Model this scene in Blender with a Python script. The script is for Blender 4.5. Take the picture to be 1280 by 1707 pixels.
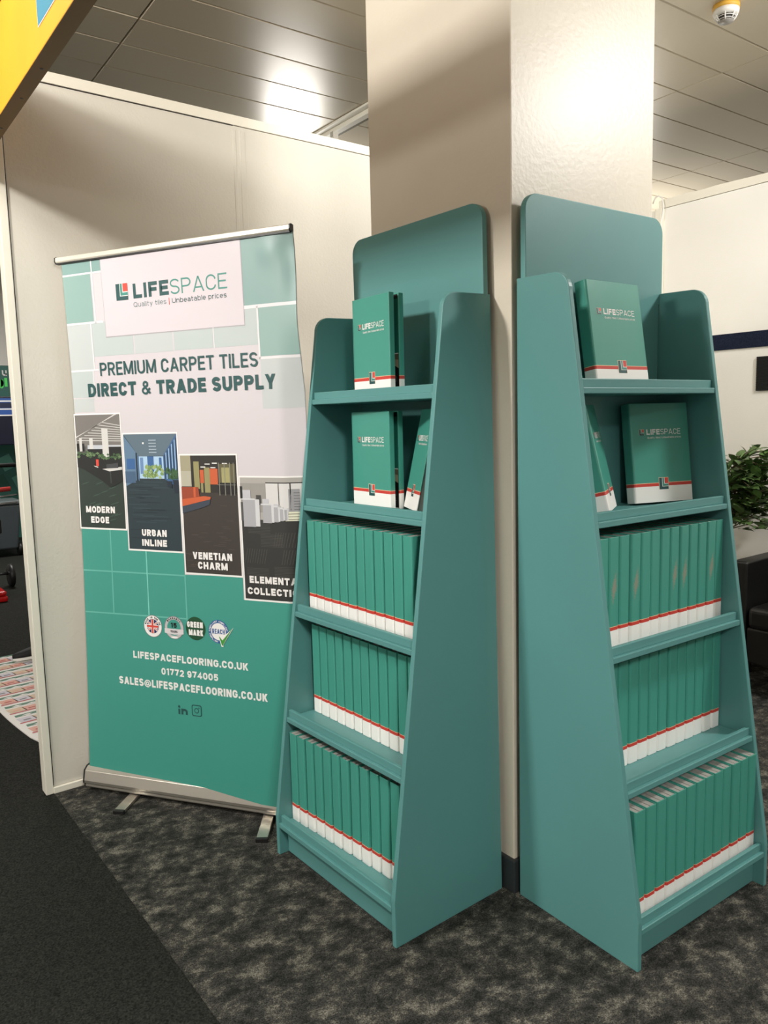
import bpy, bmesh, math, random
from mathutils import Vector, Matrix
random.seed(7)
for o in list(bpy.data.objects):
    bpy.data.objects.remove(o, do_unlink=True)
SC = bpy.context.scene
COL = SC.collection
PI = math.pi

# ------------------------------------------------------------------ camera
CAM = Vector((-1.5332, -1.46126, 1.36))
yaw, pitch, roll, FPX = -0.6440048, -0.1193910, -0.0246288, 1292.618
f_ = Vector((-math.sin(yaw) * math.cos(pitch), math.cos(yaw) * math.cos(pitch), math.sin(pitch)))
r_ = Vector((math.cos(yaw), math.sin(yaw), 0)); u_ = r_.cross(f_)
right = r_ * math.cos(roll) + u_ * math.sin(roll)
up = -r_ * math.sin(roll) + u_ * math.cos(roll)
cd = bpy.data.cameras.new('camera'); cam = bpy.data.objects.new('camera', cd); COL.objects.link(cam)
m3 = Matrix((right, up, -f_)).transposed()
cam.matrix_world = Matrix.Translation(CAM) @ m3.to_4x4()
cd.sensor_fit = 'VERTICAL'; cd.sensor_height = 36.0; cd.lens = FPX / 1707 * 36.0
cd.clip_start = 0.05; cd.clip_end = 100
SC.camera = cam

# ------------------------------------------------------------------ view, world, lights
SC.view_settings.view_transform = 'Standard'; SC.view_settings.look = 'None'
SC.view_settings.gamma = 1.0; SC.view_settings.use_curve_mapping = False
SC.view_settings.exposure = -0.06
W = bpy.data.worlds.new('hall'); SC.world = W; W.use_nodes = True
bg = W.node_tree.nodes['Background']; bg.inputs[0].default_value = (1.0, 0.92, 0.80, 1); bg.inputs[1].default_value = 0.42

def area(name, loc, size, power, col=(1.0, 0.93, 0.82), target=None, sy=None, spread=None):
    l = bpy.data.lights.new(name, 'AREA'); l.shape = 'RECTANGLE'; l.size = size; l.size_y = sy or size
    l.energy = power; l.color = col
    if spread: l.spread = spread
    o = bpy.data.objects.new(name, l); COL.objects.link(o); o.location = loc
    if target is not None:
        o.rotation_euler = (Vector(target) - Vector(loc)).to_track_quat('-Z', 'Y').to_euler()
    return o
area('aisle_lamp', (-2.5, 0.75, 2.84), 0.22, 64, (1.0, 0.97, 0.92), target=(-0.6, 0.6, 1.6))
area('far_aisle_lamps', (-9.0, 0.2, 2.9), 0.8, 230, (1.0, 0.96, 0.88), target=(0, 0.4, 1.5))
area('ceiling_panel_front', (-1.7, -3.0, 2.93), 0.6, 124, (1.0, 0.98, 0.94), target=(-0.2, 0.6, 1.1))
area('ceiling_panel_right', (1.75, -1.3, 2.93), 0.4, 72, (1.0, 0.98, 0.95), target=(1.9, 0.0, 1.3))
area('back_wall_fill', (0.75, 0.90, 2.95), 0.3, 9, (1.0, 0.97, 0.92), target=(0.6, 1.25, 0.0))  # unseen lamp added to brighten the back wall beside the pillar
area('far_booth_lamps', (0.2, 6.3, 2.9), 1.2, 90, (1.0, 0.97, 0.92))

# ------------------------------------------------------------------ materials
def s2l(c):
    return tuple(((v / 255) / 12.92 if v / 255 <= 0.04045 else ((v / 255 + 0.055) / 1.055) ** 2.4) for v in c)
MATS = {}
def mat(name, rgb, rough=0.5, metal=0.0, spec=0.5, bump=0.0, bscale=200.0, var=0.0, vscale=8.0, emit=None):
    if name in MATS: return MATS[name]
    m = bpy.data.materials.new(name); m.use_nodes = True; nt = m.node_tree; b = nt.nodes['Principled BSDF']
    c = s2l(rgb); b.inputs['Base Color'].default_value = (*c, 1); b.inputs['Roughness'].default_value = rough
    b.inputs['Metallic'].default_value = metal; b.inputs['Specular IOR Level'].default_value = spec
    tc = nt.nodes.new('ShaderNodeTexCoord')
    if var > 0:
        n = nt.nodes.new('ShaderNodeTexNoise'); n.inputs['Scale'].default_value = vscale; n.inputs['Detail'].default_value = 5
        nt.links.new(tc.outputs['Object'], n.inputs['Vector'])
        r = nt.nodes.new('ShaderNodeValToRGB')
        r.color_ramp.elements[0].position = 0.3; r.color_ramp.elements[1].position = 0.7
        r.color_ramp.elements[0].color = (*[v * (1 - var) for v in c], 1)
        r.color_ramp.elements[1].color = (*[min(1, v * (1 + var)) for v in c], 1)
        nt.links.new(n.outputs['Fac'], r.inputs['Fac']); nt.links.new(r.outputs['Color'], b.inputs['Base Color'])
    if bump > 0:
        n = nt.nodes.new('ShaderNodeTexNoise'); n.inputs['Scale'].default_value = bscale; n.inputs['Detail'].default_value = 3
        nt.links.new(tc.outputs['Object'], n.inputs['Vector'])
        bp = nt.nodes.new('ShaderNodeBump'); bp.inputs['Strength'].default_value = bump; bp.inputs['Distance'].default_value = 0.002
        nt.links.new(n.outputs['Fac'], bp.inputs['Height']); nt.links.new(bp.outputs['Normal'], b.inputs['Normal'])
    if emit:
        b.inputs['Emission Color'].default_value = (*c, 1); b.inputs['Emission Strength'].default_value = emit
    MATS[name] = m
    return m

M_paint = mat('teal_paint', (90, 145, 143), 0.42, spec=0.45, bump=0.05, bscale=260, var=0.03, vscale=3)
M_wall = mat('cream_wall', (218, 213, 201), 0.55, spec=0.3, bump=0.5, bscale=110, var=0.02, vscale=4)
M_wallr = mat('white_wall', (242, 239, 231), 0.55, spec=0.3, bump=0.25, bscale=140, var=0.015, vscale=4)
M_pillar = mat('pillar_paint', (214, 205, 188), 0.4, spec=0.45, bump=0.35, bscale=70, var=0.02, vscale=5)
M_trimw = mat('white_trim', (236, 231, 216), 0.45, bump=0.05)
M_skirt = mat('dark_skirting', (44, 48, 50), 0.5)
M_alu = mat('brushed_aluminium', (196, 190, 180), 0.33, metal=0.85, bump=0.04, bscale=500)
M_white = mat('white_plastic', (236, 234, 228), 0.4)
M_black = mat('black_plastic', (22, 22, 22), 0.45)
M_yellow = mat('yellow_board', (226, 150, 34), 0.5, bump=0.06, var=0.03)
M_leather = mat('black_leather', (20, 20, 19), 0.34, spec=0.6, bump=0.25, bscale=90)
M_grey_board = mat('grey_board', (168, 166, 160), 0.7, bump=0.2)
M_dark_core = mat('dark_core', (30, 30, 30), 0.8)

def binder_material(name, scuff=False):
    m = bpy.data.materials.new(name); m.use_nodes = True; nt = m.node_tree; b = nt.nodes['Principled BSDF']
    b.inputs['Roughness'].default_value = 0.33; b.inputs['Specular IOR Level'].default_value = 0.5
    tc = nt.nodes.new('ShaderNodeTexCoord'); sx = nt.nodes.new('ShaderNodeSeparateXYZ')
    nt.links.new(tc.outputs['Object'], sx.inputs[0])
    r = nt.nodes.new('ShaderNodeValToRGB'); cr = r.color_ramp; cr.interpolation = 'CONSTANT'
    mp = nt.nodes.new('ShaderNodeMath'); mp.operation = 'MULTIPLY'; mp.inputs[1].default_value = 5.0
    nt.links.new(sx.outputs['Z'], mp.inputs[0]); nt.links.new(mp.outputs[0], r.inputs['Fac'])
    cr.elements[0].position = 0.0; cr.elements[0].color = (*s2l((246, 243, 239)), 1)
    cr.elements[1].position = 0.0455 * 5; cr.elements[1].color = (*s2l((206, 66, 56)), 1)
    e = cr.elements.new(0.0540 * 5); e.color = (*s2l((236, 200, 160)), 1)
    e = cr.elements.new(0.0560 * 5); e.color = (*s2l((70, 151, 135)), 1)
    out = r.outputs['Color']
    if scuff:
        n = nt.nodes.new('ShaderNodeTexNoise'); n.inputs['Scale'].default_value = 330; n.inputs['Detail'].default_value = 4
        nt.links.new(tc.outputs['Object'], n.inputs['Vector'])
        # diagonal worn patch on the spine between z = 0.10 and 0.20, drawn by the thing's own coordinates
        def math_(op, a, bb):
            k = nt.nodes.new('ShaderNodeMath'); k.operation = op
            for i, v in enumerate((a, bb)):
                if v is None: continue
                if isinstance(v, (int, float)): k.inputs[i].default_value = v
                else: nt.links.new(v, k.inputs[i])
            return k.outputs[0]
        zc = math_('MULTIPLY', math_('ABSOLUTE', math_('SUBTRACT', sx.outputs['Z'], 0.155), None), 18.0)
        diag = math_('SUBTRACT', math_('SUBTRACT', 0.031, sx.outputs['Y']), math_('MULTIPLY', math_('SUBTRACT', sx.outputs['Z'], 0.155), 0.14))
        yc = math_('MULTIPLY', math_('ABSOLUTE', math_('SUBTRACT', diag, 0.012), None), 75.0)
        tot = math_('SUBTRACT', math_('SUBTRACT', math_('MULTIPLY', n.outputs['Fac'], 2.2), zc), yc)
        fac = math_('MULTIPLY', math_('GREATER_THAN', tot, 0.42), 0.5)
        mx = nt.nodes.new('ShaderNodeMixRGB'); nt.links.new(fac, mx.inputs[0]); nt.links.new(out, mx.inputs[1])
        mx.inputs[2].default_value = (*s2l((178, 140, 120)), 1); out = mx.outputs[0]
    nt.links.new(out, b.inputs['Base Color'])
    return m
M_binder = binder_material('binder_cover'); M_scuff = binder_material('binder_cover_scuffed', True)

def carpet(name, stops, scale, fine, rough=0.95, stretch=(1, 1, 1), bump=0.6, rg=0.78):
    m = bpy.data.materials.new(name); m.use_nodes = True; nt = m.node_tree; b = nt.nodes['Principled BSDF']
    b.inputs['Roughness'].default_value = rough; b.inputs['Specular IOR Level'].default_value = 0.15
    tc = nt.nodes.new('ShaderNodeTexCoord'); mp = nt.nodes.new('ShaderNodeMapping'); mp.inputs['Scale'].default_value = stretch
    mp.inputs['Rotation'].default_value = (0, 0, 0.5)
    nt.links.new(tc.outputs['Object'], mp.inputs[0])
    n = nt.nodes.new('ShaderNodeTexNoise'); n.inputs['Scale'].default_value = scale; n.inputs['Detail'].default_value = 9
    n.inputs['Roughness'].default_value = rg; n.inputs['Distortion'].default_value = 0.1
    nt.links.new(mp.outputs[0], n.inputs['Vector'])
    n2 = nt.nodes.new('ShaderNodeTexNoise'); n2.inputs['Scale'].default_value = fine; n2.inputs['Detail'].default_value = 2
    nt.links.new(tc.outputs['Object'], n2.inputs['Vector'])
    r = nt.nodes.new('ShaderNodeValToRGB')
    cr = r.color_ramp
    for i, (p, c) in enumerate(stops):
        e = cr.elements[i] if i < 2 else cr.elements.new(p)
        e.position = p; e.color = (*s2l(c), 1)
    nt.links.new(n.outputs['Fac'], r.inputs['Fac'])
    r2 = nt.nodes.new('ShaderNodeValToRGB'); r2.color_ramp.elements[0].position = 0.32; r2.color_ramp.elements[1].position = 0.68
    r2.color_ramp.elements[0].color = (0.25, 0.25, 0.25, 1); r2.color_ramp.elements[1].color = (1.85, 1.85, 1.85, 1)
    nt.links.new(n2.outputs['Fac'], r2.inputs['Fac'])
    mx = nt.nodes.new('ShaderNodeMixRGB'); mx.blend_type = 'MULTIPLY'; mx.inputs[0].default_value = 0.85
    nt.links.new(r.outputs[0], mx.inputs[1]); nt.links.new(r2.outputs[0], mx.inputs[2]); nt.links.new(mx.outputs[0], b.inputs['Base Color'])
    bp = nt.nodes.new('ShaderNodeBump'); bp.inputs['Strength'].default_value = bump; bp.inputs['Distance'].default_value = 0.004
    nt.links.new(n2.outputs['Fac'], bp.inputs['Height']); nt.links.new(bp.outputs[0], b.inputs['Normal'])
    return m
M_carpet = carpet('mottled_carpet', [(0.40, (34, 35, 33)), (0.64, (116, 112, 102)), (0.52, (62, 61, 57))], 17.0, 270, stretch=(0.9, 1.1, 1))
M_aisle = carpet('aisle_carpet', [(0.3, (30, 31, 29)), (0.7, (42, 43, 39))], 30, 210)
M_navy = carpet('navy_carpet', [(0.3, (20, 27, 44)), (0.7, (34, 42, 62))], 60, 420)
M_blackc = mat('black_ribbed_carpet', (18, 17, 17), 0.9, bump=0.5, bscale=90)
M_ceil = mat('ceiling_pan', (204, 193, 171), 0.33, metal=0.08, spec=0.5, var=0.015, vscale=0.6)
M_ceilback = mat('ceiling_void', (60, 55, 46), 0.9)

# ------------------------------------------------------------------ mesh helpers
def mesh_obj(name, bm, mats, parent=None, smooth=False, bevel=0.0, seg=2):
    me = bpy.data.meshes.new(name); bm.normal_update(); bm.to_mesh(me); bm.free()
    if not isinstance(mats, (list, tuple)): mats = [mats]
    for m in mats: me.materials.append(m)
    o = bpy.data.objects.new(name, me); COL.objects.link(o)
    if parent: o.parent = parent
    if smooth:
        for p in me.polygons: p.use_smooth = True
    if bevel > 0:
        b = o.modifiers.new('bevel', 'BEVEL'); b.width = bevel; b.segments = seg; b.limit_method = 'ANGLE'; b.angle_limit = 0.6
        b.harden_normals = False
    return o
def box(bm, x0, x1, y0, y1, z0, z1, mi=0, fn=None):
    vs = []
    for z in (z0, z1):
        for (x, y) in ((x0, y0), (x1, y0), (x1, y1), (x0, y1)):
            v = Vector((x, y, z)); vs.append(bm.verts.new(fn(v) if fn else v))
    fs = [(0, 3, 2, 1), (4, 5, 6, 7), (0, 1, 5, 4), (1, 2, 6, 5), (2, 3, 7, 6), (3, 0, 4, 7)]
    for f in fs:
        fc = bm.faces.new([vs[i] for i in f]); fc.material_index = mi
    return vs
def prism(bm, pts, a, b, mapf, mi=0):
    """pts: 2D outline (ccw); extruded from a to b; mapf(u,v,w)->Vector"""
    A = [bm.verts.new(mapf(u, v, a)) for u, v in pts]; B = [bm.verts.new(mapf(u, v, b)) for u, v in pts]
    n = len(pts)
    f1 = bm.faces.new(A[::-1]); f2 = bm.faces.new(B); f1.material_index = f2.material_index = mi
    for i in range(n):
        f = bm.faces.new((A[i], A[(i + 1) % n], B[(i + 1) % n], B[i])); f.material_index = mi
    bmesh.ops.recalc_face_normals(bm, faces=bm.faces[:])
def cyl(bm, p0, p1, r0, r1=None, n=16, mi=0, caps=True):
    p0 = Vector(p0); p1 = Vector(p1); r1 = r0 if r1 is None else r1
    d = (p1 - p0).normalized(); a = d.orthogonal().normalized(); b = d.cross(a)
    A = [bm.verts.new(p0 + (a * math.cos(2 * PI * i / n) + b * math.sin(2 * PI * i / n)) * r0) for i in range(n)]
    B = [bm.verts.new(p1 + (a * math.cos(2 * PI * i / n) + b * math.sin(2 * PI * i / n)) * r1) for i in range(n)]
    for i in range(n):
        f = bm.faces.new((A[i], A[(i + 1) % n], B[(i + 1) % n], B[i])); f.material_index = mi; f.smooth = True
    if caps:
        f = bm.faces.new(A[::-1]); f.material_index = mi; f = bm.faces.new(B); f.material_index = mi
def tube(bm, pts, r, n=8, mi=0):
    pts = [Vector(p) for p in pts]; rings = []; prev = None
    for i, p in enumerate(pts):
        d = (pts[min(i + 1, len(pts) - 1)] - pts[max(i - 1, 0)]).normalized()
        a = (prev - d * prev.dot(d)).normalized() if prev else d.orthogonal().normalized(); prev = a; b = d.cross(a)
        rr = r[i] if isinstance(r, (list, tuple)) else r
        rings.append([bm.verts.new(p + (a * math.cos(2 * PI * k / n) + b * math.sin(2 * PI * k / n)) * rr) for k in range(n)])
    for A, B in zip(rings, rings[1:]):
        for k in range(n):
            f = bm.faces.new((A[k], A[(k + 1) % n], B[(k + 1) % n], B[k])); f.material_index = mi; f.smooth = True
    bm.faces.new(rings[0][::-1]).material_index = mi; bm.faces.new(rings[-1]).material_index = mi
def lathe(bm, prof, n=32, mi=0, c=(0, 0, 0)):
    rings = []
    for (r, z) in prof:
        rings.append([bm.verts.new((c[0] + r * math.cos(2 * PI * k / n), c[1] + r * math.sin(2 * PI * k / n), c[2] + z)) for k in range(n)])
    for A, B in zip(rings, rings[1:]):
        for k in range(n):
            f = bm.faces.new((A[k], A[(k + 1) % n], B[(k + 1) % n], B[k])); f.material_index = mi; f.smooth = True
    for R in (rings[0], rings[-1]):
        try: bm.faces.new(R).material_index = mi
        except ValueError: pass
def tag(o, label, cat, group=None, kind=None):
    o['label'] = label; o['category'] = cat
    if group: o['group'] = group
    if kind: o['kind'] = kind
    return o
def empty(name, loc=(0, 0, 0), mw=None):
    o = bpy.data.objects.new(name, None); COL.objects.link(o); o.empty_display_size = 0.05
    if mw is not None: o.matrix_world = mw
    else: o.location = loc
    return o
def struct(o): o['kind'] = 'structure'; return o
def copy_tree(o, parent=None):
    c = o.copy(); COL.objects.link(c)
    if parent: c.parent = parent
    for ch in list(o.children): copy_tree(ch, c)
    return c

# ------------------------------------------------------------------ flat lettering drawn from strokes
def AR(cx, cy, rx, ry, a0, a1): return ('a', cx, cy, rx, ry, a0, a1)
def OV(y0, y1, x0=0.0, x1=1.0):
    r = (y1 - y0) * .36; cx, rx = (x0 + x1) / 2, (x1 - x0) / 2
    return ([AR(cx, y1 - r, rx, r, 0, 180), AR(cx, y0 + r, rx, r, 180, 360)], 'c')
GL = {
 'A': (.70, [('d', 0, 0, .5, 1), ('d', 1, 0, .5, 1), ([(.2, .26), (.8, .26)], '')]),
 'B': (.60, [([(0, 0), (0, 1), (.55, 1), AR(.55, .76, .4, .24, 90, -90), (0, .52)], ''), ([(0, .52), (.6, .52), AR(.6, .26, .4, .26, 90, -90), (0, 0)], '')]),
 'C': (.62, [([AR(.5, .66, .5, .34, 8, 180), AR(.5, .34, .5, .34, 180, 352)], '')]),
 'D': (.62, [([(0, 0), (0, 1), (.40, 1), AR(.40, .6, .6, .4, 90, 0), AR(.40, .4, .6, .4, 0, -90)], 'c')]),
 'E': (.54, [([(1, 0), (0, 0), (0, 1), (1, 1)], 'se'), ([(0, .51), (.88, .51)], 'e')]),
 'F': (.52, [([(0, 0), (0, 1), (1, 1)], 'se'), ([(0, .49), (.88, .49)], 'e')]),
 'G': (.64, [([AR(.5, .66, .5, .34, 12, 180), AR(.5, .34, .5, .34, 180, 345), (1, .46), (.56, .46)], '')]),
 'H': (.64, [([(0, 0), (0, 1)], 'se'), ([(1, 0), (1, 1)], 'se'), ([(0, .5), (1, .5)], '')]),
 'I': (0, [([(.5, 0), (.5, 1)], 'se')]),
 'K': (.64, [([(0, 0), (0, 1)], 'se'), ('d', .1, .36, 1, 1), ('d', 1, 0, .34, .6)]),
 'L': (.52, [([(0, 1), (0, 0), (1, 0)], 'se')]),
 'M': (.82, [([(0, 0), (0, 1)], 'se'), ([(1, 0), (1, 1)], 'se'), ('d', .0, 1, .5, .05), ('d', 1, 1, .5, .05)]),
 'N': (.66, [([(0, 0), (0, 1)], 'se'), ([(1, 0), (1, 1)], 'se'), ('d', 0, 1, 1, 0)]),
 'O': (.66, [OV(0, 1)]), 'Q': (.66, [OV(0, 1), ([(.55, .25), (1.05, -.08)], '')]),
 'P': (.60, [([(0, 0), (0, 1), (.58, 1), AR(.58, .73, .42, .27, 90, -90), (0, .46)], 's')]),
 'R': (.62, [([(0, 0), (0, 1), (.56, 1), AR(.56, .74, .42, .26, 90, -90), (0, .48)], 's'), ('d', .5, .48, 1, 0)]),
 'S': (.60, [([AR(.5, .75, .5, .25, 18, 180), AR(.5, .75, .5, .25, 180, 262), AR(.5, .25, .5, .25, 82, 0), AR(.5, .25, .5, .25, 0, -162)], '')]),
 'T': (.60, [([(0, 1), (1, 1)], 'se'), ([(.5, 0), (.5, 1)], 's')]),
 'U': (.64, [([(0, 1), AR(.5, .32, .5, .32, 180, 360), (1, 1)], 'se')]),
 'V': (.68, [('d', 0, 1, .5, 0), ('d', 1, 1, .5, 0)]),
 'W': (.95, [('d', 0, 1, .25, 0), ('d', .5, 1, .25, 0), ('d', .5, 1, .75, 0), ('d', 1, 1, .75, 0)]),
 'Y': (.66, [('d', 0, 1, .5, .42), ('d', 1, 1, .5, .42), ([(.5, 0), (.5, .44)], 's')]),
 '&': (.68, [([(1, 0), (.16, .72), AR(.42, .80, .26, .20, 190, -30), (.12, .42), AR(.40, .25, .40, .25, 140, 290), (.98, .46)], '')]),
 '.': (0, [([(.5, 0), (.5, .03)], 'se')]), '|': (0, [([(.5, -.1), (.5, 1.02)], 'se')]),
 '@': (.92, [([AR(.5, .42, .5, .5, -60, -330), AR(.85, .35, .15, .22, 20, -180)], ''), ([AR(.46, .42, .2, .22, 0, 360)], 'c')]),
 '0': (.56, [OV(0, 1)]), '1': (.34, [([(1, 0), (1, 1)], 'se'), ('d', 1, .97, .0, .74)]),
 '2': (.54, [([AR(.5, .70, .5, .30, 172, 0), AR(.5, .70, .5, .30, 0, -30), (.02, 0), (1, 0)], 'e')]),
 '4': (.60, [([(.74, 0), (.74, 1), (0, .26), (1, .26)], 'se')]),
 '5': (.56, [([(.92, 1), (.12, 1), (.06, .50), AR(.5, .32, .5, .32, 128, -152)], 's')]),
 '7': (.54, [([(0, 1), (1, 1), (.34, 0)], 's')]),
 '9': (.56, [([AR(.5, .68, .5, .32, 0, 360)], 'c'), ([(1, .68), AR(.5, .34, .5, .34, 0, -155)], '')]),
 'a': (.50, [([(1, 0), (1, .46), AR(.5, .46, .5, .28, 0, 150)], 's'), ([AR(.5, .22, .5, .22, 0, 360)], 'c')]),
 'b': (.50, [([(0, 0), (0, 1)], 'se'), OV(0, .74)]), 'c': (.46, [([AR(.5, .37, .5, .37, 40, 320)], '')]),
 'd': (.50, [([(1, 0), (1, 1)], 'se'), OV(0, .74)]),
 'e': (.50, [([(0, .38), (1, .38), AR(.5, .38, .5, .36, 0, 180), AR(.5, .36, .5, .36, 180, 320)], '')]),
 'g': (.50, [OV(0, .74), ([(1, .74), AR(.5, -.06, .5, .22, 0, -150)], 's')]),
 'i': (0, [([(.5, 0), (.5, .72)], 'se'), ([(.5, .94), (.5, .97)], 'se')]), 'l': (0, [([(.5, 0), (.5, 1)], 'se')]),
 'n': (.50, [([(0, 0), (0, .74)], 'se'), ([AR(.5, .42, .5, .32, 180, 0), (1, 0)], 'e')]),
 'o': (.52, [OV(0, .74)]), 'p': (.50, [([(0, -.28), (0, .74)], 'se'), OV(0, .74)]),
 'r': (.32, [([(0, 0), (0, .74)], 'se'), ([AR(.7, .40, .7, .34, 180, 70)], '')]),
 's': (.46, [([AR(.5, .555, .5, .185, 18, 262), AR(.5, .185, .5, .185, 82, -162)], '')]),
 't': (.34, [([(.35, .98), (.35, .18), AR(.75, .18, .4, .18, 180, 290)], 's'), ([(0, .72), (1, .72)], 'se')]),
 'u': (.50, [([(1, 0), (1, .74)], 'se'), ([(0, .74), AR(.5, .32, .5, .32, 180, 360)], 's')]),
 'y': (.50, [('d', 0, .74, .52, 0), ('d', 1, .74, .22, -.28)]),
}
def glyph(ch, x, y, w, H, t):
    """stroke outlines of one letter in the box (x, y, w, H), stroke width t -> list of (verts, faces)"""
    out = []
    wd = GL[ch][0]; w = w if wd else t
    X = lambda u: x + t / 2 + u * (w - t); Y = lambda v: y + t / 2 + v * (H - t)
    for pr in GL[ch][1]:
        if pr[0] == 'd':
            _, u0, v0, u1, v1 = pr
            yy0, yy1 = y + v0 * H, y + v1 * H; dx = (u1 - u0) * (w - t); dy = yy1 - yy0
            hw = min(t / 2 * math.hypot(dx, dy) / abs(dy), t * .95)
            xa, xb = x + hw + u0 * (w - 2 * hw), x + hw + u1 * (w - 2 * hw)
            out.append(([(xa - hw, yy0), (xa + hw, yy0), (xb + hw, yy1), (xb - hw, yy1)], [(0, 1, 2, 3)])); continue
        path, fl_ = pr; pts = []
        for q in path:
            if q[0] == 'a':
                _, cx, cy, rx, ry, a0, a1 = q; n = max(3, int(abs(a1 - a0) / 18))
                for k in range(n + 1):
                    a = math.radians(a0 + (a1 - a0) * k / n); pts.append((X(cx + rx * math.cos(a)), Y(cy + ry * math.sin(a))))
            else: pts.append((X(q[0]), Y(q[1])))
        cl = [pts[0]]
        for p in pts[1:]:
            if math.hypot(p[0] - cl[-1][0], p[1] - cl[-1][1]) > 1e-6 * H + t * .02: cl.append(p)
        closed = 'c' in fl_
        if closed and math.hypot(cl[0][0] - cl[-1][0], cl[0][1] - cl[-1][1]) < t * .02: cl.pop()
        n = len(cl)
        def ext(p, q, d):
            L = math.hypot(p[0] - q[0], p[1] - q[1]); return (p[0] + (p[0] - q[0]) / L * d, p[1] + (p[1] - q[1]) / L * d)
        if not closed:
            if 's' in fl_: cl[0] = ext(cl[0], cl[1], t / 2)
            if 'e' in fl_: cl[-1] = ext(cl[-1], cl[-2], t / 2)
        V = []
        for i in range(n):
            pv = cl[i - 1] if (i > 0 or closed) else None; nx = cl[(i + 1) % n] if (i < n - 1 or closed) else None
            ds = []
            if pv: L = math.hypot(cl[i][0] - pv[0], cl[i][1] - pv[1]); ds.append(((cl[i][0] - pv[0]) / L, (cl[i][1] - pv[1]) / L))
            if nx: L = math.hypot(nx[0] - cl[i][0], nx[1] - cl[i][1]); ds.append(((nx[0] - cl[i][0]) / L, (nx[1] - cl[i][1]) / L))
            nxn = [(-d[1], d[0]) for d in ds]
            m = (sum(k[0] for k in nxn), sum(k[1] for k in nxn)); L = math.hypot(*m) or 1; m = (m[0] / L, m[1] / L)
            c = max(.5, m[0] * nxn[0][0] + m[1] * nxn[0][1]); k = t / 2 / c
            V += [(cl[i][0] + m[0] * k, cl[i][1] + m[1] * k), (cl[i][0] - m[0] * k, cl[i][1] - m[1] * k)]
        F = []
        for i in range(n if closed else n - 1):
            j = (i + 1) % n; F.append((2 * i, 2 * i + 1, 2 * j + 1, 2 * j))
        out.append((V, F))
    return out
def text2d(txt, x0, x1, y0, cap, wt=.17, sp=.115):
    t = wt * cap; nat = 0.0; fixed = 0.0
    for ch in txt:
        if ch == ' ': nat += .20
        elif GL[ch][0] == 0: fixed += t
        else: nat += GL[ch][0]
    gaps = (len(txt) - 1) * sp; k = (x1 - x0 - fixed) / (nat + gaps) if nat + gaps > 0 else 1.0
    x = x0 if nat + gaps > 0 else (x0 + x1 - t) / 2; V = []; F = []
    for ch in txt:
        w = .20 * k if ch == ' ' else (GL[ch][0] * k or t)
        if ch != ' ':
            for v, f in glyph(ch, x, y0, w, cap, t * (.62 if ch in '&@' else 1)):
                b_ = len(V); V += v; F += [tuple(b_ + i for i in q) for q in f]
        x += w + sp * k
    return V, F

class Art:
    """flat print: coloured polygons in layers, all in one mesh"""
    def __init__(s): s.items = []; s.mats = []
    def mi(s, m):
        if m not in s.mats: s.mats.append(m)
        return s.mats.index(m)
    def poly(s, pts, m, layer): s.items.append((list(pts), [tuple(range(len(pts)))], s.mi(m), layer))
    def rect(s, x0, x1, y0, y1, m, layer): s.poly([(x0, y0), (x1, y0), (x1, y1), (x0, y1)], m, layer)
    def disc(s, cx, cy, r, m, layer, ry=None, n=28): s.poly([(cx + r * math.cos(2 * PI * i / n), cy + (ry or r) * math.sin(2 * PI * i / n)) for i in range(n)], m, layer)
    def text(s, t, x0, x1, y0, cap, m, layer, wt=.17):
        v, f = text2d(t, x0, x1, y0, cap, wt); s.items.append((v, f, s.mi(m), layer))
    def arc(s, t, cx, cy, r, a0, a1, cap, m, layer, wt=.2, inward=False):
        n = len(t)
        for i, ch in enumerate(t):
            if ch == ' ': continue
            a = math.radians(a0 + (a1 - a0) * i / max(1, n - 1))
            v, f = text2d(ch, -cap * 0.36, cap * 0.36, -cap / 2, cap, wt)
            rot = a - PI / 2 + (PI if inward else 0); c_, s_ = math.cos(rot), math.sin(rot)
            s.items.append(([(cx + r * math.cos(a) + x * c_ - y * s_, cy + r * math.sin(a) + x * s_ + y * c_) for x, y in v], f, s.mi(m), layer))
    def build(s, name, F, parent, xcuts=(), ycuts=(), gap=0.4):
        bm = bmesh.new()
        for pts, fs, mi, layer in s.items:
            vv = [bm.verts.new((x, y, layer)) for x, y in pts]
            for f in fs:
                try: bm.faces.new([vv[i] for i in f]).material_index = mi
                except ValueError: pass
        for x in xcuts:
            bmesh.ops.bisect_plane(bm, geom=bm.verts[:] + bm.edges[:] + bm.faces[:], plane_co=(x, 0, 0), plane_no=(1, 0, 0))
        for y in ycuts:
            bmesh.ops.bisect_plane(bm, geom=bm.verts[:] + bm.edges[:] + bm.faces[:], plane_co=(0, y, 0), plane_no=(0, 1, 0))
        for f in bm.faces:
            if f.normal.z < 0: f.normal_flip()
        bm.normal_update()
        for f in bm.faces:
            if f.normal.z < 0: f.normal_flip()
        for v in bm.verts: v.co = F(v.co.x, v.co.y, v.co.z * gap)
        return mesh_obj(name, bm, s.mats, parent)

C = lambda n, rgb, r=0.5: mat('print_' + n, rgb, r)
P_white = C('white', (238, 235, 232)); P_dteal = C('dark_teal', (34, 78, 78)); P_mteal = C('mid_teal', (70, 140, 128))
P_red = C('red', (214, 72, 58)); P_teal = C('teal', (74, 158, 144)); P_cream = C('cream', (236, 208, 170))

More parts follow.
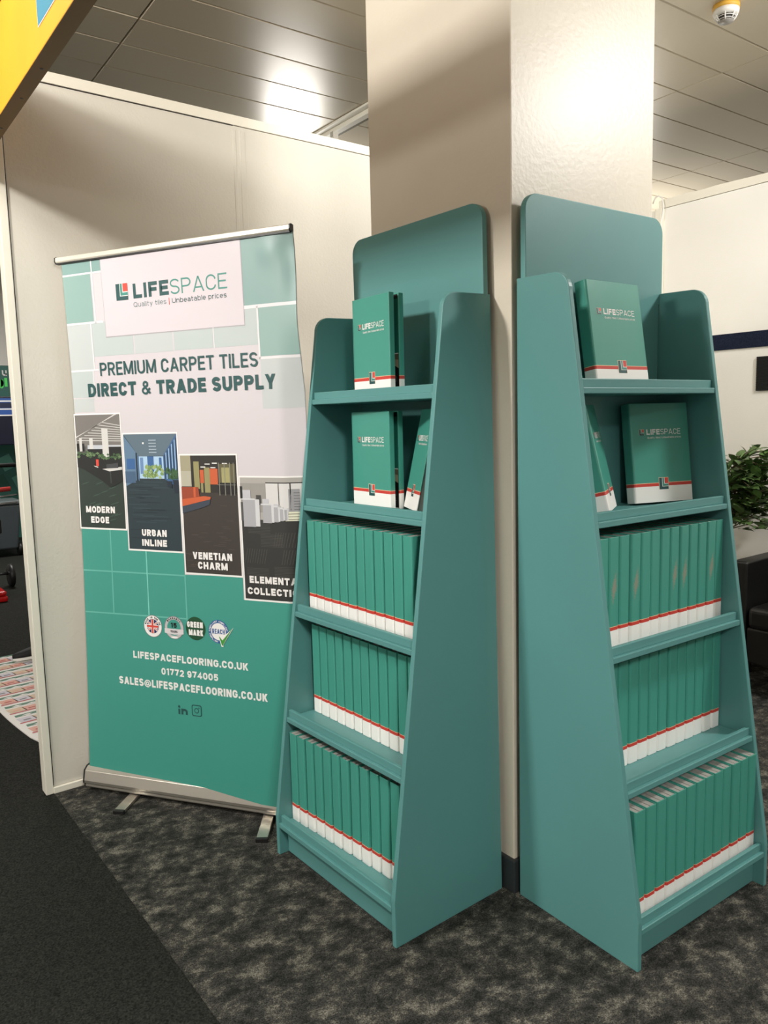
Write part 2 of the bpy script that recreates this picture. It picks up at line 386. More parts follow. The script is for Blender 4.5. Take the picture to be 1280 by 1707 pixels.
def logo_icon(A, x0, y0, w, h, layer, outline=True, dark=None):
    """nested square L marks with a red square at top right"""
    dark = dark or P_dteal
    if outline: A.rect(x0 - w * .04, x0 + w * 1.04, y0 - h * .0, y0 + h * 1.04, P_cream, layer)
    A.rect(x0, x0 + w * .32, y0, y0 + h, dark, layer + 1); A.rect(x0 + w * .32, x0 + w, y0, y0 + h * .24, dark, layer + 1)
    A.rect(x0 + w * .32, x0 + w, y0 + h * .24, y0 + h, P_white, layer + 1)
    A.rect(x0 + w * .37, x0 + w * .55, y0 + h * .28, y0 + h, P_mteal, layer + 2); A.rect(x0 + w * .55, x0 + w, y0 + h * .28, y0 + h * .46, P_mteal, layer + 2)
    A.rect(x0 + w * .60, x0 + w, y0 + h * .51, y0 + h, P_red, layer + 2)

# ================================================================== THE SETTING
bm = bmesh.new(); box(bm, -0.883, 9, -5, 1.504, -0.05, 0.0); fl = struct(mesh_obj('floor', bm, M_carpet))
bm = bmesh.new(); box(bm, -9, -0.883, -5, 1.504, -0.05, -0.002); box(bm, -9, 9, 1.504, 11, -0.05, -0.002); struct(mesh_obj('floor', bm, M_aisle))
# ceiling of long metal pans
bm = bmesh.new()
rot = Matrix.Rotation(-0.028, 4, 'Z')
for i in range(-9, 9):
    for j in range(-20, 42):
        x0 = -0.265 + 1.27 * i; y0 = 1.8 + 0.25 * j - 0.25
        c = Vector((x0 + .635 + 0.265, y0 + .125 - 1.8, 0)); c.rotate(rot); c += Vector((-0.265, 1.8, 3.0))
        tx, ty = random.uniform(-.0016, .0016), random.uniform(-.005, .005)
        def fn(v, c=c, tx=tx, ty=ty):
            w = Vector((v.x, v.y, v.z + v.x * tx + v.y * ty)); w.rotate(rot); return w + c
        hx, hy = .635 - .0016, .125 - .0016
        e = .004
        vs = [bm.verts.new(fn(Vector(p))) for p in ((-hx, -hy, .02), (hx, -hy, .02), (hx, hy, .02), (-hx, hy, .02), (-hx, -hy, e), (hx, -hy, e), (hx, hy, e), (-hx, hy, e),
                                                    (-hx + e, -hy + e, 0), (hx - e, -hy + e, 0), (hx - e, hy - e, 0), (-hx + e, hy - e, 0))]
        for f in ((0, 1, 5, 4), (1, 2, 6, 5), (2, 3, 7, 6), (3, 0, 4, 7), (4, 5, 9, 8), (5, 6, 10, 9), (6, 7, 11, 10), (7, 4, 8, 11), (8, 9, 10, 11)):
            bm.faces.new([vs[k] for k in f])
bmesh.ops.recalc_face_normals(bm, faces=bm.faces[:])
for f in bm.faces:
    if abs(f.normal.z) > .5 and f.normal.z > 0: f.normal_flip()
box(bm, -12, 12, -5, 12, 3.021, 3.06, 1)
struct(mesh_obj('ceiling', bm, [M_ceil, M_ceilback]))
# pillar
bm = bmesh.new(); box(bm, 0, .6155, 0, .6136, 0, 3.02); pil = struct(mesh_obj('wall_pillar', bm, M_pillar, bevel=.003))
bm = bmesh.new(); box(bm, -.012, .6275, -.012, .6256, 0, .098); struct(mesh_obj('baseboard_pillar', bm, M_skirt, bevel=.003))
# back partition (front face Y = 1.504) with seam
bm = bmesh.new(); box(bm, -.883, 2.66, 1.504, 1.55, .026, 2.545)
wb = struct(mesh_obj('wall_back', bm, M_wall))
bm = bmesh.new()
# papered seam: a soft vertical ridge running down the panel joint
for (xa, xb, d) in ((-.024, -.008, .0018), (.006, .034, .0014)):
    pts = [(xa, 0), (xa + .003, d), (xb - .003, d), (xb, 0)]
    prism(bm, pts, .03, 2.53, lambda u, v, w: Vector((u + .030 * (2.58 - w) / 0.9 * (1 if w < 2.5 else .0) * 0, 1.5042 - v, w)))
struct(mesh_obj('trim_1', bm, M_wall, bevel=.0015))
bm = bmesh.new(); box(bm, -.883, 2.66, 1.500, 1.553, 2.547, 2.586); struct(mesh_obj('trim_2', bm, M_trimw, bevel=.002))
bm = bmesh.new(); box(bm, -.912, -.885, 1.498, 1.556, 0, 2.585); struct(mesh_obj('trim_3', bm, M_trimw, bevel=.002))
bm = bmesh.new(); box(bm, -.885, 2.6, 1.494, 1.553, 0, .024); struct(mesh_obj('baseboard_back', bm, M_trimw, bevel=.002))
bm = bmesh.new(); box(bm, -.8838, -.8815, 1.5025, 1.5042, .03, 2.54); box(bm, -.88, -.02, 1.5025, 1.5042, 2.5435, 2.5455); struct(mesh_obj('joint_shade_lines', bm, M_black))  # black joint line at the end post, and the top rail's shadow drawn dark
# right partition (face X = 2.60)
bm = bmesh.new(); box(bm, 2.60, 2.65, -4.2, 1.503, 0, 2.53); struct(mesh_obj('wall_right', bm, M_wallr))
bm = bmesh.new()
n = 60; prev = None
for k in range(n + 1):   # top rail under a wavy strip of tape
    y = 1.30 - 5.5 * k / n; zt = 2.578 + .006 * math.sin(k * 1.9) * (k % 7 == 3) + .004 * math.sin(k * .6)
    ring = [bm.verts.new((x, y, z)) for x, z in ((2.594, 2.532), (2.594, zt), (2.655, zt), (2.655, 2.532))]
    if prev:
        for a in range(4): bm.faces.new((prev[a], prev[(a + 1) % 4], ring[(a + 1) % 4], ring[a]))
    else: bm.faces.new(ring)
    prev = ring
bm.faces.new(prev); bmesh.ops.recalc_face_normals(bm, faces=bm.faces[:])
struct(mesh_obj('trim_5', bm, M_trimw))
bm = bmesh.new(); box(bm, 2.57, 2.61, 1.268, 1.31, 0, 2.53); struct(mesh_obj('trim_6', bm, M_trimw, bevel=.003))

# ================================================================== DISPLAY STANDS
SW, SD, DT, TOE, PT = .5928, .3989, .1686, .1267, .0155
ZS = [1.4251, 1.0968, .7665, .4371, .1053]
HT = 1.928
def depth_at(z, Hs):
    return SD if z < TOE else SD + (DT - SD) * (z - TOE) / (Hs - TOE)
def side_profile(Hs):
    r = .05; pts = [(0, 0), (SD, 0), (SD, TOE)]
    zc = Hs - r; d1 = depth_at(zc, Hs)
    ang0 = 0.0; pts.append((d1, zc))
    cx = d1 - r * .98
    for k in range(1, 9):
        a = k / 8 * PI / 2; pts.append((cx + (d1 - cx) * math.cos(a), zc + r * math.sin(a)))
    pts.append((0, Hs + .004)); return pts
def make_stand(loc, rz, Hs, rack, lean, label):
    root = empty('display_stand', mw=Matrix.Translation(Vector(loc)) @ Matrix.Rotation(rz, 4, 'Z'))
    tag(root, label, 'display stand')
    def sh(x, y, z): return Vector((x + rack * z, y + lean * z, z))
    for x in (0, SW - PT):
        bm = bmesh.new(); prism(bm, side_profile(Hs), x, x + PT, lambda u, v, w: sh(w, u, v)); mesh_obj('side_panel', bm, M_paint, root, bevel=.0022, seg=3)
    # tall back board with rounded upper corners
    r = .045; x0, x1 = .004, SW - .010; pts = [(x0 + PT, .02), (x1 - PT, .02), (x1 - PT, Hs - .03), (x1, Hs - .03)]
    for k in range(9): a = k / 8 * PI / 2; pts.append((x1 - r + r * math.cos(a), HT - r + r * math.sin(a)))
    for k in range(9): a = PI / 2 + k / 8 * PI / 2; pts.append((x0 + r + r * math.cos(a), HT - r + r * math.sin(a)))
    pts += [(x0, Hs - .03), (x0 + PT, Hs - .03)]
    bm = bmesh.new(); prism(bm, pts, .004, .022, lambda u, v, w: sh(u, w, v)); mesh_obj('back_board', bm, M_paint, root, bevel=.0022, seg=3)
    for z in ZS:
        d = depth_at(z, Hs) - .001
        bm = bmesh.new(); box(bm, PT + .0004, SW - PT - .0004, .0235, d, z - .0157, z, fn=lambda v: sh(*v))
        s = mesh_obj('shelf', bm, M_paint, root, bevel=.002, seg=2)
        bm = bmesh.new(); box(bm, PT + .0006, SW - PT - .0006, d - .021, d - .0095, z - .0002, z + .022, fn=lambda v: sh(*v))
        lip = mesh_obj('lip', bm, M_paint, s, bevel=.0018, seg=2)
    bm = bmesh.new(); box(bm, PT + .0004, SW - PT - .0004, SD - .048, SD - .032, .002, ZS[4] - .0162, fn=lambda v: sh(*v))
    mesh_obj('plinth', bm, M_paint, root, bevel=.0015)
    return root
ROT_A = PI / 2 + .02757
TA = Matrix.Translation(Vector((-.01802, .03028, 0))) @ Matrix.Rotation(ROT_A, 4, 'Z')
RACK_A, LEAN_A = .0218, -.005
stA = make_stand((-.01802, .03028, 0), ROT_A, 1.682, RACK_A, LEAN_A, 'teal ladder-sided display stand against the shaded left face of the pillar')
bpos = Vector((.00012, -.02116, 0)); cb, sb = math.cos(-.02758), math.sin(-.02758)
orgB = bpos + Vector((SW * cb, SW * sb, 0)); ROT_B = PI - .02758
TB = Matrix.Translation(orgB) @ Matrix.Rotation(ROT_B, 4, 'Z')
stB = make_stand(orgB, ROT_B, 1.709, .0025, .0005, 'teal ladder-sided display stand against the brightly lit right face of the pillar')
stB.matrix_world = TB

# ------------------------------------------------------------------ binders
BH, BT = .285, .0396
def wrap_profile(Wd, T, t, r=.0055):
    """U shaped cover seen from above: spine at x = 0"""
    out = [(Wd, 0)]
    for k in range(3): a = -PI / 2 - k / 2 * PI / 2; out.append((r + r * math.cos(a), r + r * math.sin(a)))
    for k in range(3): a = PI - k / 2 * PI / 2; out.append((r + r * math.cos(a), T - r + r * math.sin(a)))
    out += [(Wd, T), (Wd, T - t), (t, T - t), (t, t), (Wd, t)]
    return out
def make_binder(Wd, m, logo=False):
    root = empty('binder')
    bm = bmesh.new(); prism(bm, wrap_profile(Wd, BT, .0028), 0, BH, lambda u, v, w: Vector((u, v, w)))
    bmesh.ops.recalc_face_normals(bm, faces=bm.faces[:])
    mesh_obj('cover', bm, m, root, bevel=.0006, seg=1)
    for y0, y1 in ((.0030, .0182), (.0212, .0366)):
        bm = bmesh.new(); box(bm, .0045, Wd - .002, y0, y1, .003, BH - .003); o = mesh_obj('sample_board', bm, M_grey_board, root)
    if logo:
        add_logo(root, Wd)
    return root
def add_logo(parent, Wd, y=0.0, name='logo'):
    A = Art()
    logo_icon(A, Wd * .145, .1935, Wd * .078, .0165, 1)
    A.text('LIFE', Wd * .268, Wd * .497, .1945, .0160, P_white, 1, .24)
    A.text('SPACE', Wd * .508, Wd * .858, .1945, .0160, P_white, 1, .115)
    A.text('Quality tiles | Unbeatable prices', Wd * .278, Wd * .862, .1835, .0054, P_white, 1, .15)
    B = Art(); logo_icon(B, Wd * .43, .036, Wd * .155, .0335, 1)
    B.build('emblem', lambda x, yy, l: Vector((x, y - .0002 - l, yy)), parent, gap=.00012)
    return A.build(name, lambda x, yy, l: Vector((x, y - .0002 - l, yy)), parent, gap=.00012)

protoN = make_binder(.226, M_binder); protoS = None
used = False
ORD = ['first', 'second', 'third', 'fourth', 'fifth', 'sixth', 'seventh', 'eighth', 'ninth', 'tenth', 'eleventh', 'twelfth', 'thirteenth', 'fourteenth']
SHN = {2: 'middle shelf', 3: 'second-lowest shelf', 4: 'lowest shelf'}
protoS = make_binder(.226, M_scuff)
def frame_mat(o, az, phi=0.0, ro=0.0):
    """origin at the face's lower left corner, x along the face, y away from the viewer, z up the face"""
    u = Vector((math.cos(az), math.sin(az), 0)); bk = Vector((-math.sin(az), math.cos(az), 0)); z = Vector((0, 0, 1))
    U = z * math.cos(phi) + bk * math.sin(phi); n = -z * math.sin(phi) + bk * math.cos(phi)
    u2 = u * math.cos(ro) + U * math.sin(ro); U2 = -u * math.sin(ro) + U * math.cos(ro)
    m = Matrix((u2, n, U2)).transposed().to_4x4(); m.translation = Vector(o); return m
firstN = [True]; firstS = [True]
def shelf_row(T, rack, lean, shelf, count, dspine, scuffed, side, far_at_left, x_start, slope=0.0):
    z = ZS[shelf] + .0006
    pitch = .0425
    for k in range(count):
        # local stand frame: x from the right-hand panel (seen from the front) to the left-hand one
        if far_at_left: xc = SW - PT - x_start - pitch * k - BT          # counts from the left
        else: xc = PT + x_start + pitch * k                               # counts from the right
        dsp = dspine + slope * k - .0028 * random.random(); yawb = random.uniform(-.005, .005)
        sc = k in scuffed
        p, fl_ = (protoS, firstS) if sc else (protoN, firstN)
        if fl_[0]: b = p; fl_[0] = False
        else: b = copy_tree(p)
        # binder x axis (spine at 0) must point to the rear (-y local), its y axis to +x local ... spine faces the viewer
        tilt = random.uniform(-.003, .003)
        L = Matrix(((0, 1, 0, 0), (-1, 0, 0, 0), (0, 0, 1, 0), (0, 0, 0, 1)))
        M = T @ Matrix.Translation(Vector((xc + rack * z, dsp + lean * z, z))) @ Matrix.Rotation(tilt, 4, 'Y') @ Matrix.Rotation(yawb, 4, 'Z') @ L
        b.matrix_world = M
        dirn = 'left' if far_at_left else 'right'
        lab = '%s green binder from the %s on the %s of the %s stand, spine outward' % (ORD[k], dirn, SHN[shelf], side)
        if sc: lab = '%s green binder from the %s, scuffed spine, on the %s of the %s stand' % (ORD[k], dirn, SHN[shelf], side)
        tag(b, lab, 'binder', 'green binders on the %s of the %s stand' % (SHN[shelf], side))
shelf_row(TA, RACK_A, LEAN_A, 2, 12, .2585, (), 'left', True, .012)
shelf_row(TA, RACK_A, LEAN_A, 3, 12, .2565, (), 'left', True, .012)
shelf_row(TA, RACK_A, LEAN_A, 4, 13, .351, (), 'left', True, .002, -.0026)
shelf_row(TB, .0025, 0, 2, 13, .253, (1, 4, 5, 9, 11), 'right', False, .004)
shelf_row(TB, .0025, 0, 3, 12, .253, (), 'right', False, .004)
shelf_row(TB, .0025, 0, 4, 13, .3695, (), 'right', False, .001)

def display_binder(o, az, phi, ro, label, Wd=.24):
    b = make_binder(Wd, M_binder, True); b.matrix_world = frame_mat(o, az, phi, ro); tag(b, label, 'binder'); return b
R = math.radians
display_binder((.1655, -.1500, ZS[0] + .0070), R(-.5), R(8.6), R(.3), 'closed green binder leaning back on the top shelf of the right stand', .228)
display_binder((.3540, -.1390, ZS[1] + .0062), R(-17), R(7.2), R(.1), 'closed green binder turned to the right on the second shelf of the right stand', .203)
display_binder((.128, -.222, ZS[1] + .0095), R(30), R(13), 0, 'tilted green binder half hidden at the left end of the second shelf, right stand', .15)
display_binder((-.137, .303, ZS[1] + .0092), R(-115.0), R(12), 0, 'tilted green binder beside the opened one, partly hidden by the left stand side panel', .15)

P_black = C('black', (12, 12, 12)); P_beam = C('beam', (168, 158, 132)); P_beamd = C('beam_dark', (110, 100, 82)); P_grey = C('grey', (120, 120, 118))
def open_binder(o, az, off, label, Wd=.204):
    root = empty('binder', mw=frame_mat(o, az)); tag(root, label, 'binder', 'binders standing open face-out on the left stand')
    T = .018
    bm = bmesh.new(); box(bm, 0, Wd, 0, T, 0, BH); mesh_obj('front_cover', bm, M_binder, root, bevel=.0025, seg=2)
    bm = bmesh.new(); box(bm, -.003, .0, 0, .0415, 0, BH); mesh_obj('spine', bm, M_binder, root, bevel=.001)
    bc = bmesh.new(); box(bc, 0, Wd, 0, T, 0, BH); b2 = mesh_obj('back_cover', bc, M_binder, root, bevel=.0025, seg=2)
    b2.matrix_local = Matrix.Translation((0, .0235, 0)) @ Matrix.Rotation(off, 4, 'Z')
    A = Art()   # printed inside: photograph of a beam over black board, below plain green
    G = C('inside_green', (36, 116, 100))
    A.rect(.006, Wd - .004, .004, BH - .004, P_black, 1)
    A.rect(.006, Wd - .004, .118, BH - .016, G, 2); A.rect(.006, Wd - .004, .1165, .119, P_white, 3)
    A.poly([(.006, .128), (.006, .1165), (Wd - .004, .1165), (Wd - .004, .083), (.10, .112)], P_beamd, 3)
    A.poly([(.006, .1155), (Wd - .004, .100), (Wd - .004, .076), (.12, .105)], P_beam, 4)
    A.poly([(Wd - .030, .098), (Wd - .028, .098), (Wd - .028, .082), (Wd - .030, .083)], P_beamd, 5)
    for i, zz in enumerate((.052, .040, .024)): A.rect(Wd - .030, Wd - .014, zz, zz + .0012, P_grey, 3)
    A.rect(Wd - .015, Wd - .0138, .040, .053, P_grey, 3)
    A.build('inside_print', lambda x, yy, l: Vector((x, -.0002 - l, yy)), b2, gap=.0001)
    add_logo(root, Wd)
    return root
open_binder((-.1790, .4720, ZS[0] + .0005), R(-92.5), R(3.0), 'opened green binder standing on the top shelf of the left stand', .186)
open_binder((-.1700, .5050, ZS[1] + .0005), R(-92.5), R(2.5), 'opened green binder standing on the second shelf of the left stand', .196)

# ================================================================== ROLLER BANNER
K = 1.035
O0 = CAM + K * (Vector((-.724, 1.401, .091)) - CAM)
E1 = Vector((.4724, -.8813, 0)) * K / 1000; E2 = Vector((-.0240, -.0128, .9996)) * K / 1000; EN = Vector((-.881, -.472, -.027)) * K / 1000
def hcurve(s, v):
    h = 90 * max(0.0, 1 - v / 1458) ** 1.6 * (1 - .85 * s / 930)
    if s > 860 and v < 1560: h -= 26 * (s - 860) / 72 * min(1.0, (1560 - v) / 200)
    # gentle buckles below the top bar at the upper right corner
    g = math.exp(-((s - 880) / 70) ** 2 - ((v - 1775) / 38) ** 2)
    h += 5 * g * math.sin((s - 800) / 26.0) - 8 * math.exp(-((s - 925) / 26) ** 2 - ((v - 1700) / 90) ** 2)
    return h
def FB(s, v, l=0.0): return O0 + E1 * s + E2 * v + EN * (hcurve(s, v) + l)
ban = empty('roller_banner', (-.62, 1.13, 0))
tag(ban, 'tall pull-up banner advertising carpet tiles on an aluminium base, left of the stands', 'banner')
ban_inv = Matrix.Translation(Vector((.62, -1.13, 0)))
def FBl(s, v, l=0.0): return ban_inv @ FB(s, v, l)
A = Art()
T_white = C('sheet_white', (206, 199, 203), .42); T_sq = C('sheet_square', (140, 170, 164), .42); T_pale = C('sheet_pale', (190, 195, 195), .42)
T_pale2 = C('sheet_pale_b', (184, 193, 192), .42); T_line = C('sheet_line', (224, 222, 224), .42); T_low = C('sheet_teal', (66, 150, 136), .42); T_lline = C('sheet_teal_line', (102, 178, 164), .42)
T_box = C('sheet_box', (210, 201, 206), .42); T_boxe = C('sheet_box_edge', (172, 168, 172), .42); T_sqd = C('sheet_square_b', (130, 162, 158), .42)
A.rect(18, 932, 8, 1822, T_white, 0)
# lower teal field with its staircase top
st = [(18, 910), (226, 915), (226, 842), (460, 845), (460, 770), (689, 775), (689, 700), (932, 705)]
A.poly([(18, 8), (932, 8)] + st[::-1], T_low, 1)
for x in (146, ): A.rect(x, x + 5, 612, 910, T_lline, 2)
A.rect(300, 305, 614, 842, T_lline, 2); A.rect(458, 463, 612, 770, T_lline, 2)
A.poly([(18, 760), (458, 764), (458, 769), (18, 765)], T_lline, 2); A.poly([(18, 610), (462, 617), (462, 622), (18, 615)], T_lline, 2)
# pale and teal squares in the upper half
for r in ((18, 147, 1781, 1822, T_sqd), (152, 192, 1781, 1822, T_sqd), (18, 142, 1620, 1775, T_sq), (18, 124, 1462, 1613, T_pale), (130, 305, 1503, 1616, T_pale2),
          (18, 117, 1368, 1456, T_pale2), (18, 112, 1318, 1364, T_pale), (310, 468, 1503, 1566, T_pale), (473, 626, 1504, 1566, T_pale2), (631, 793, 1504, 1616, T_pale2),
          (749, 932, 1622, 1822, T_sqd), (799, 932, 1468, 1612, T_sq), (797, 932, 1310, 1460, T_pale)):
    A.rect(*r, 1)
for (x0, x1, y0, y1) in ((18, 192, 1775, 1781), (147, 152, 1613, 1822), (18, 182, 1613, 1620), (124, 129, 1462, 1613), (18, 145, 1456, 1462), (117, 121, 1366, 1456), (749, 932, 1612, 1622),
                         (793, 799, 1460, 1618), (793, 932, 1459, 1467), (628, 631, 1503, 1566)):
    A.rect(x0, x1, y0, y1, T_line, 2)
A.rect(190, 750, 1563, 1822, T_boxe, 2); A.rect(192, 748, 1566, 1822, T_box, 3)
# header logo and titles
logo_icon(A, 250, 1678, 50, 53, 4, outline=False)
A.text('LIFE', 322, 468, 1679, 47, P_dteal, 4, .25); A.text('SPACE', 474, 693, 1679, 47, P_mteal, 4, .105)
A.text('Quality tiles', 320, 455, 1652, 15.5, C('slate', (88, 116, 116)), 4, .125); A.rect(465.5, 468, 1648, 1670, P_red, 4)
A.text('Unbeatable prices', 478, 689, 1652, 15.5, P_dteal, 4, .135)
A.text('PREMIUM CARPET TILES', 151, 788, 1438, 44, P_dteal, 5, .155)
A.text('DIRECT & TRADE SUPPLY', 90, 848, 1369, 45, P_dteal, 5, .25)
# four photographs, each in a white edge: local picture coordinates 0..1 from the lower left
def photo(x0, x1, yb, yt, base):
    A.rect(x0 - 5, x1 + 5, yb - 6, yt + 5, P_white, 2); A.rect(x0, x1, yb, yt, base, 3)
    def p(pts, m, l=4): A.poly([(x0 + a * (x1 - x0), yb + b * (yt - yb)) for a, b in pts], m, l)
    def r(a0, a1, b0, b1, m, l=4): p([(a0, b0), (a1, b0), (a1, b1), (a0, b1)], m, l)
    return p, r
rnd = random.Random(3)
# 1 office with planters, green grey carpet
p, r = photo(18, 220, 916, 1308, C('ph1_floor', (44, 56, 50)))
cd_ = C('ph1_dark', (30, 32, 32)); cg = C('ph1_grey', (118, 114, 110)); cl = C('ph1_light', (206, 204, 200)); cpl = C('ph1_leaf', (72, 100, 66)); cgf = C('ph1_streak', (62, 82, 70))
r(0, 1, .66, 1, cg); p([(0, .81), (.95, 1), (.89, 1), (0, .80)], cl, 5)
for k in range(8):
    y0 = .935 - k * .022; x0 = .62 - k * .085
    p([(max(0, x0), y0), (1, y0 - .03 + k * .003), (1, y0 - .036 + k * .003), (max(0, x0), y0 - .006)], cl, 5)
r(0, 1, .66, .76, C('ph1_mid', (150, 148, 146)), 4); r(0, .18, .68, .75, cd_, 5); r(.25, 1, .68, .735, C('ph1_win', (190, 194, 200)), 5); r(.25, 1, .64, .70, cd_, 6); r(.7, 1, .67, .72, cd_, 6)
r(.07, .13, .68, .80, cl, 6); r(.30, .38, .70, .80, cl, 6); r(.59, .73, .62, .88, cl, 7)
p([(0, .66), (1, .64), (1, .42), (.72, .36), (.55, .42), (.15, .52), (0, .54)], cd_, 7)
for k in range(46):
    a = rnd.uniform(.02, .98); b = .655 + rnd.uniform(-.025, .02) - (.02 if a > .5 else 0); w = rnd.uniform(.02, .05); p([(a - w, b), (a, b + .012), (a + w, b), (a, b - .012)], cpl if k % 3 else C('ph1_leaf2', (108, 132, 92)), 8)
r(.43, .49, .55, .61, P_red, 9); p([(.37, .555), (.47, .545), (.47, .535), (.40, .545)], cl, 9); p([(.56, .525), (1, .545), (1, .52), (.72, .505)], cl, 9); p([(.66, .53), (.92, .535), (.92, .58), (.66, .565)], C('ph1_box', (66, 68, 70)), 10)
p([(.72, .505), (.75, .505), (.75, .40), (.73, .40)], C('ph1_leg', (60, 64, 64)), 8)
for k in range(26):
    a, b = rnd.uniform(.05, .8), rnd.uniform(.05, .40); p([(a, b), (a + .14, b + .018), (a + .19, b + .032), (a + .05, b + .016)], cgf, 4)
A.text('MODERN', 47, 178, 969, 23, P_white, 11, .27); A.text('EDGE', 68, 150, 933, 23, P_white, 11, .27)
# 2 corridor with blue glass
p, r = photo(232, 456, 848, 1239, C('ph2_floor', (42, 56, 62)))
cn = C('ph2_ceil', (92, 110, 122)); cb_ = C('ph2_blue', (58, 98, 150)); cs = C('ph2_sky', (170, 200, 226)); cd2 = C('ph2_dark', (30, 42, 54)); cgr = C('ph2_tree', (120, 150, 90))
p([(0, 1), (1, 1), (.74, .815), (.28, .81)], cn, 4); p([(.0, .99), (.28, .81), (.28, .62), (0, .55)], C('ph2_left', (96, 124, 150)), 4); p([(1, 1), (.74, .815), (.74, .62), (1, .54)], C('ph2_right', (60, 96, 140)), 4)
for k in range(9):
    a = .76 + k * .028; p([(a, .82 + k * .018), (a + .012, .825 + k * .018), (a + .012, .62), (a, .62)], cs if k % 2 else cd2, 5)
r(.28, .74, .62, .81, cs, 5); r(.44, .56, .68, .81, cb_, 6); r(.30, .36, .66, .80, C('ph2_tower', (104, 136, 178)), 6); r(.66, .71, .70, .80, cb_, 6); r(.04, .20, .70, .79, cb_, 5); r(.22, .245, .60, .84, cd2, 6); r(.255, .27, .60, .82, C('ph2_frame', (84, 112, 150)), 6)
for k in range(60):
    g = rnd.random() < .5; a = (.44 if g else .63) + rnd.gauss(0, .055); b = .68 + rnd.uniform(-.05, .05); w = rnd.uniform(.02, .035); p([(a - w, b), (a, b + .018), (a + w, b), (a, b - .016)], cgr if k % 2 else C('ph2_tree2', (160, 180, 120)), 7)
for k in range(24):
    a = .78 + rnd.uniform(0, .2); b = .65 + rnd.uniform(-.03, .05); p([(a - .03, b), (a, b + .03), (a + .03, b), (a, b - .02)], C('ph2_plant', (62, 96, 62)), 7)
p([(.78, .60), (.88, .60), (.88, .54), (.80, .55)], cd2, 8); p([(.90, .61), (1, .61), (1, .50), (.92, .50)], cd2, 8); r(0, .2, .58, .68, C('ph2_desk', (70, 96, 124)), 6)
for k in range(5): r(.48 - .0, .62, .84 + k * .026, .847 + k * .026, C('ph2_lamp', (170, 184, 196)), 5)
r(.36, .39, .915, .93, P_white, 5)
for k in range(26):
    b = rnd.uniform(.04, .6); a = rnd.uniform(0, .5); r(a, a + rnd.uniform(.3, .5), b, b + .006, C('ph2_st' + str(k % 2), (54, 70, 78) if k % 2 else (32, 44, 50)), 4)
A.text('URBAN', 291, 396, 895, 23, P_white, 9, .27); A.text('INLINE', 290, 395, 861, 23, P_white, 9, .27)
# 3 lounge with orange bench
p, r = photo(467, 686, 779, 1167, C('ph3_floor', (60, 54, 50)))
ol = C('ph3_olive', (146, 140, 96)); dk = C('ph3_dark', (44, 40, 36)); og = C('ph3_orange', (196, 92, 54)); ogd = C('ph3_orange_dark', (150, 66, 42))
r(0, 1, .69, 1, dk, 4); r(0, .19, .74, 1, C('ph3_concrete', (160, 154, 128)), 5); r(0, .19, .74, .87, C('ph3_concrete_b', (178, 174, 156)), 6); r(.24, .34, .72, .95, ol, 5); r(.35, .42, .77, .88, og, 5); r(.52, .67, .76, .89, og, 5); r(.43, .53, .69, .90, ol, 6); r(.36, .40, .69, .77, ol, 5)
r(.69, .98, .70, .93, C('ph3_glass', (98, 92, 66)), 5); r(.74, .88, .77, .90, C('ph3_glow', (160, 154, 104)), 6); r(.67, .98, .68, .775, C('ph3_chairs', (30, 28, 28)), 7)
for a in (.69, .79, .885, .95): r(a, a + .012, .67, .94, C('ph3_post', (140, 140, 128)), 8)
r(.66, .98, .755, .76, C('ph3_rail', (120, 120, 112)), 8)
for a, b in ((.45, .925), (.58, .932), (.37, .90), (.55, .895), (.76, .93)): r(a, a + .09, b, b + .008, P_white, 8)
p([(0, .735), (.31, .735), (.33, .65), (0, .625)], ogd, 8); p([(0, .63), (.40, .66), (.53, .655), (.52, .635), (0, .57)], og, 9); p([(0, .57), (.52, .635), (.50, .59), (.35, .56), (0, .51)], C('ph3_base', (58, 66, 78)), 8)
r(.22, .26, .65, .735, og, 9)
for k in range(40):
    a, b = rnd.uniform(0, .85), rnd.uniform(.04, .62)
    if b > .5 and a < .5: continue
    r(a, a + .12, b, b + .004, C('ph3_st', (76, 68, 62)), 4)
A.text('VENETIAN', 499, 654, 826, 24, P_white, 10, .27); A.text('CHARM', 518, 635, 794, 24, P_white, 10, .27)
# 4 white desks by the window
p, r = photo(697, 923, 706, 1097, C('ph4_floor', (48, 48, 46)))
r(0, 1, .66, 1, C('ph4_ceil', (168, 164, 158)), 4); r(.42, 1, .68, .955, C('ph4_sky', (212, 210, 208)), 5); r(0, .42, .72, .955, C('ph4_wall', (150, 146, 140)), 5); r(.42, 1, .955, .963, dk, 6); r(.62, .632, .78, .955, cd_, 6); r(.79, .805, .74, .955, cd_, 6)
r(.77, .92, .73, .91, C('ph4_tower', (150, 150, 152)), 6)
for k in range(7): r(.84, .92, .745 + k * .022, .75 + k * .022, C('ph4_dots', (96, 96, 98)), 7)
for k in range(20):
    a = rnd.uniform(.45, .98); r(a, a + .03, .755, .755 + rnd.uniform(.005, .03), C('ph4_city', (176, 176, 176)), 6)
r(.72, .98, .655, .73, C('ph4_band', (222, 222, 200)), 7)
for k in range(3): r(.73, .97, .665 + k * .022, .671 + k * .022, C('ph4_slat', (140, 138, 120)), 8)
wd = C('ph4_desk', (206, 206, 208)); ws = C('ph4_desk_side', (168, 168, 172))
for (a0, a1, a2, b0, b1, t1) in ((.04, .24, .31, .60, .82, .90), (.36, .50, .54, .635, .78, .83), (.54, .61, .635, .645, .765, .79), (.635, .69, .71, .655, .75, .765), (.715, .745, .76, .66, .745, .755)):
    r(a0, a1, b0, b1, ws, 9); r(a1, a2, b0 + .005, b1 + .005, wd, 9); r(a0 - .03, a1, b1, b1 + .012, wd, 10); r(a0, (a0 + a1) / 2 + .03, b1 + .012, t1, C('ph4_paper', (190, 190, 196)), 8)
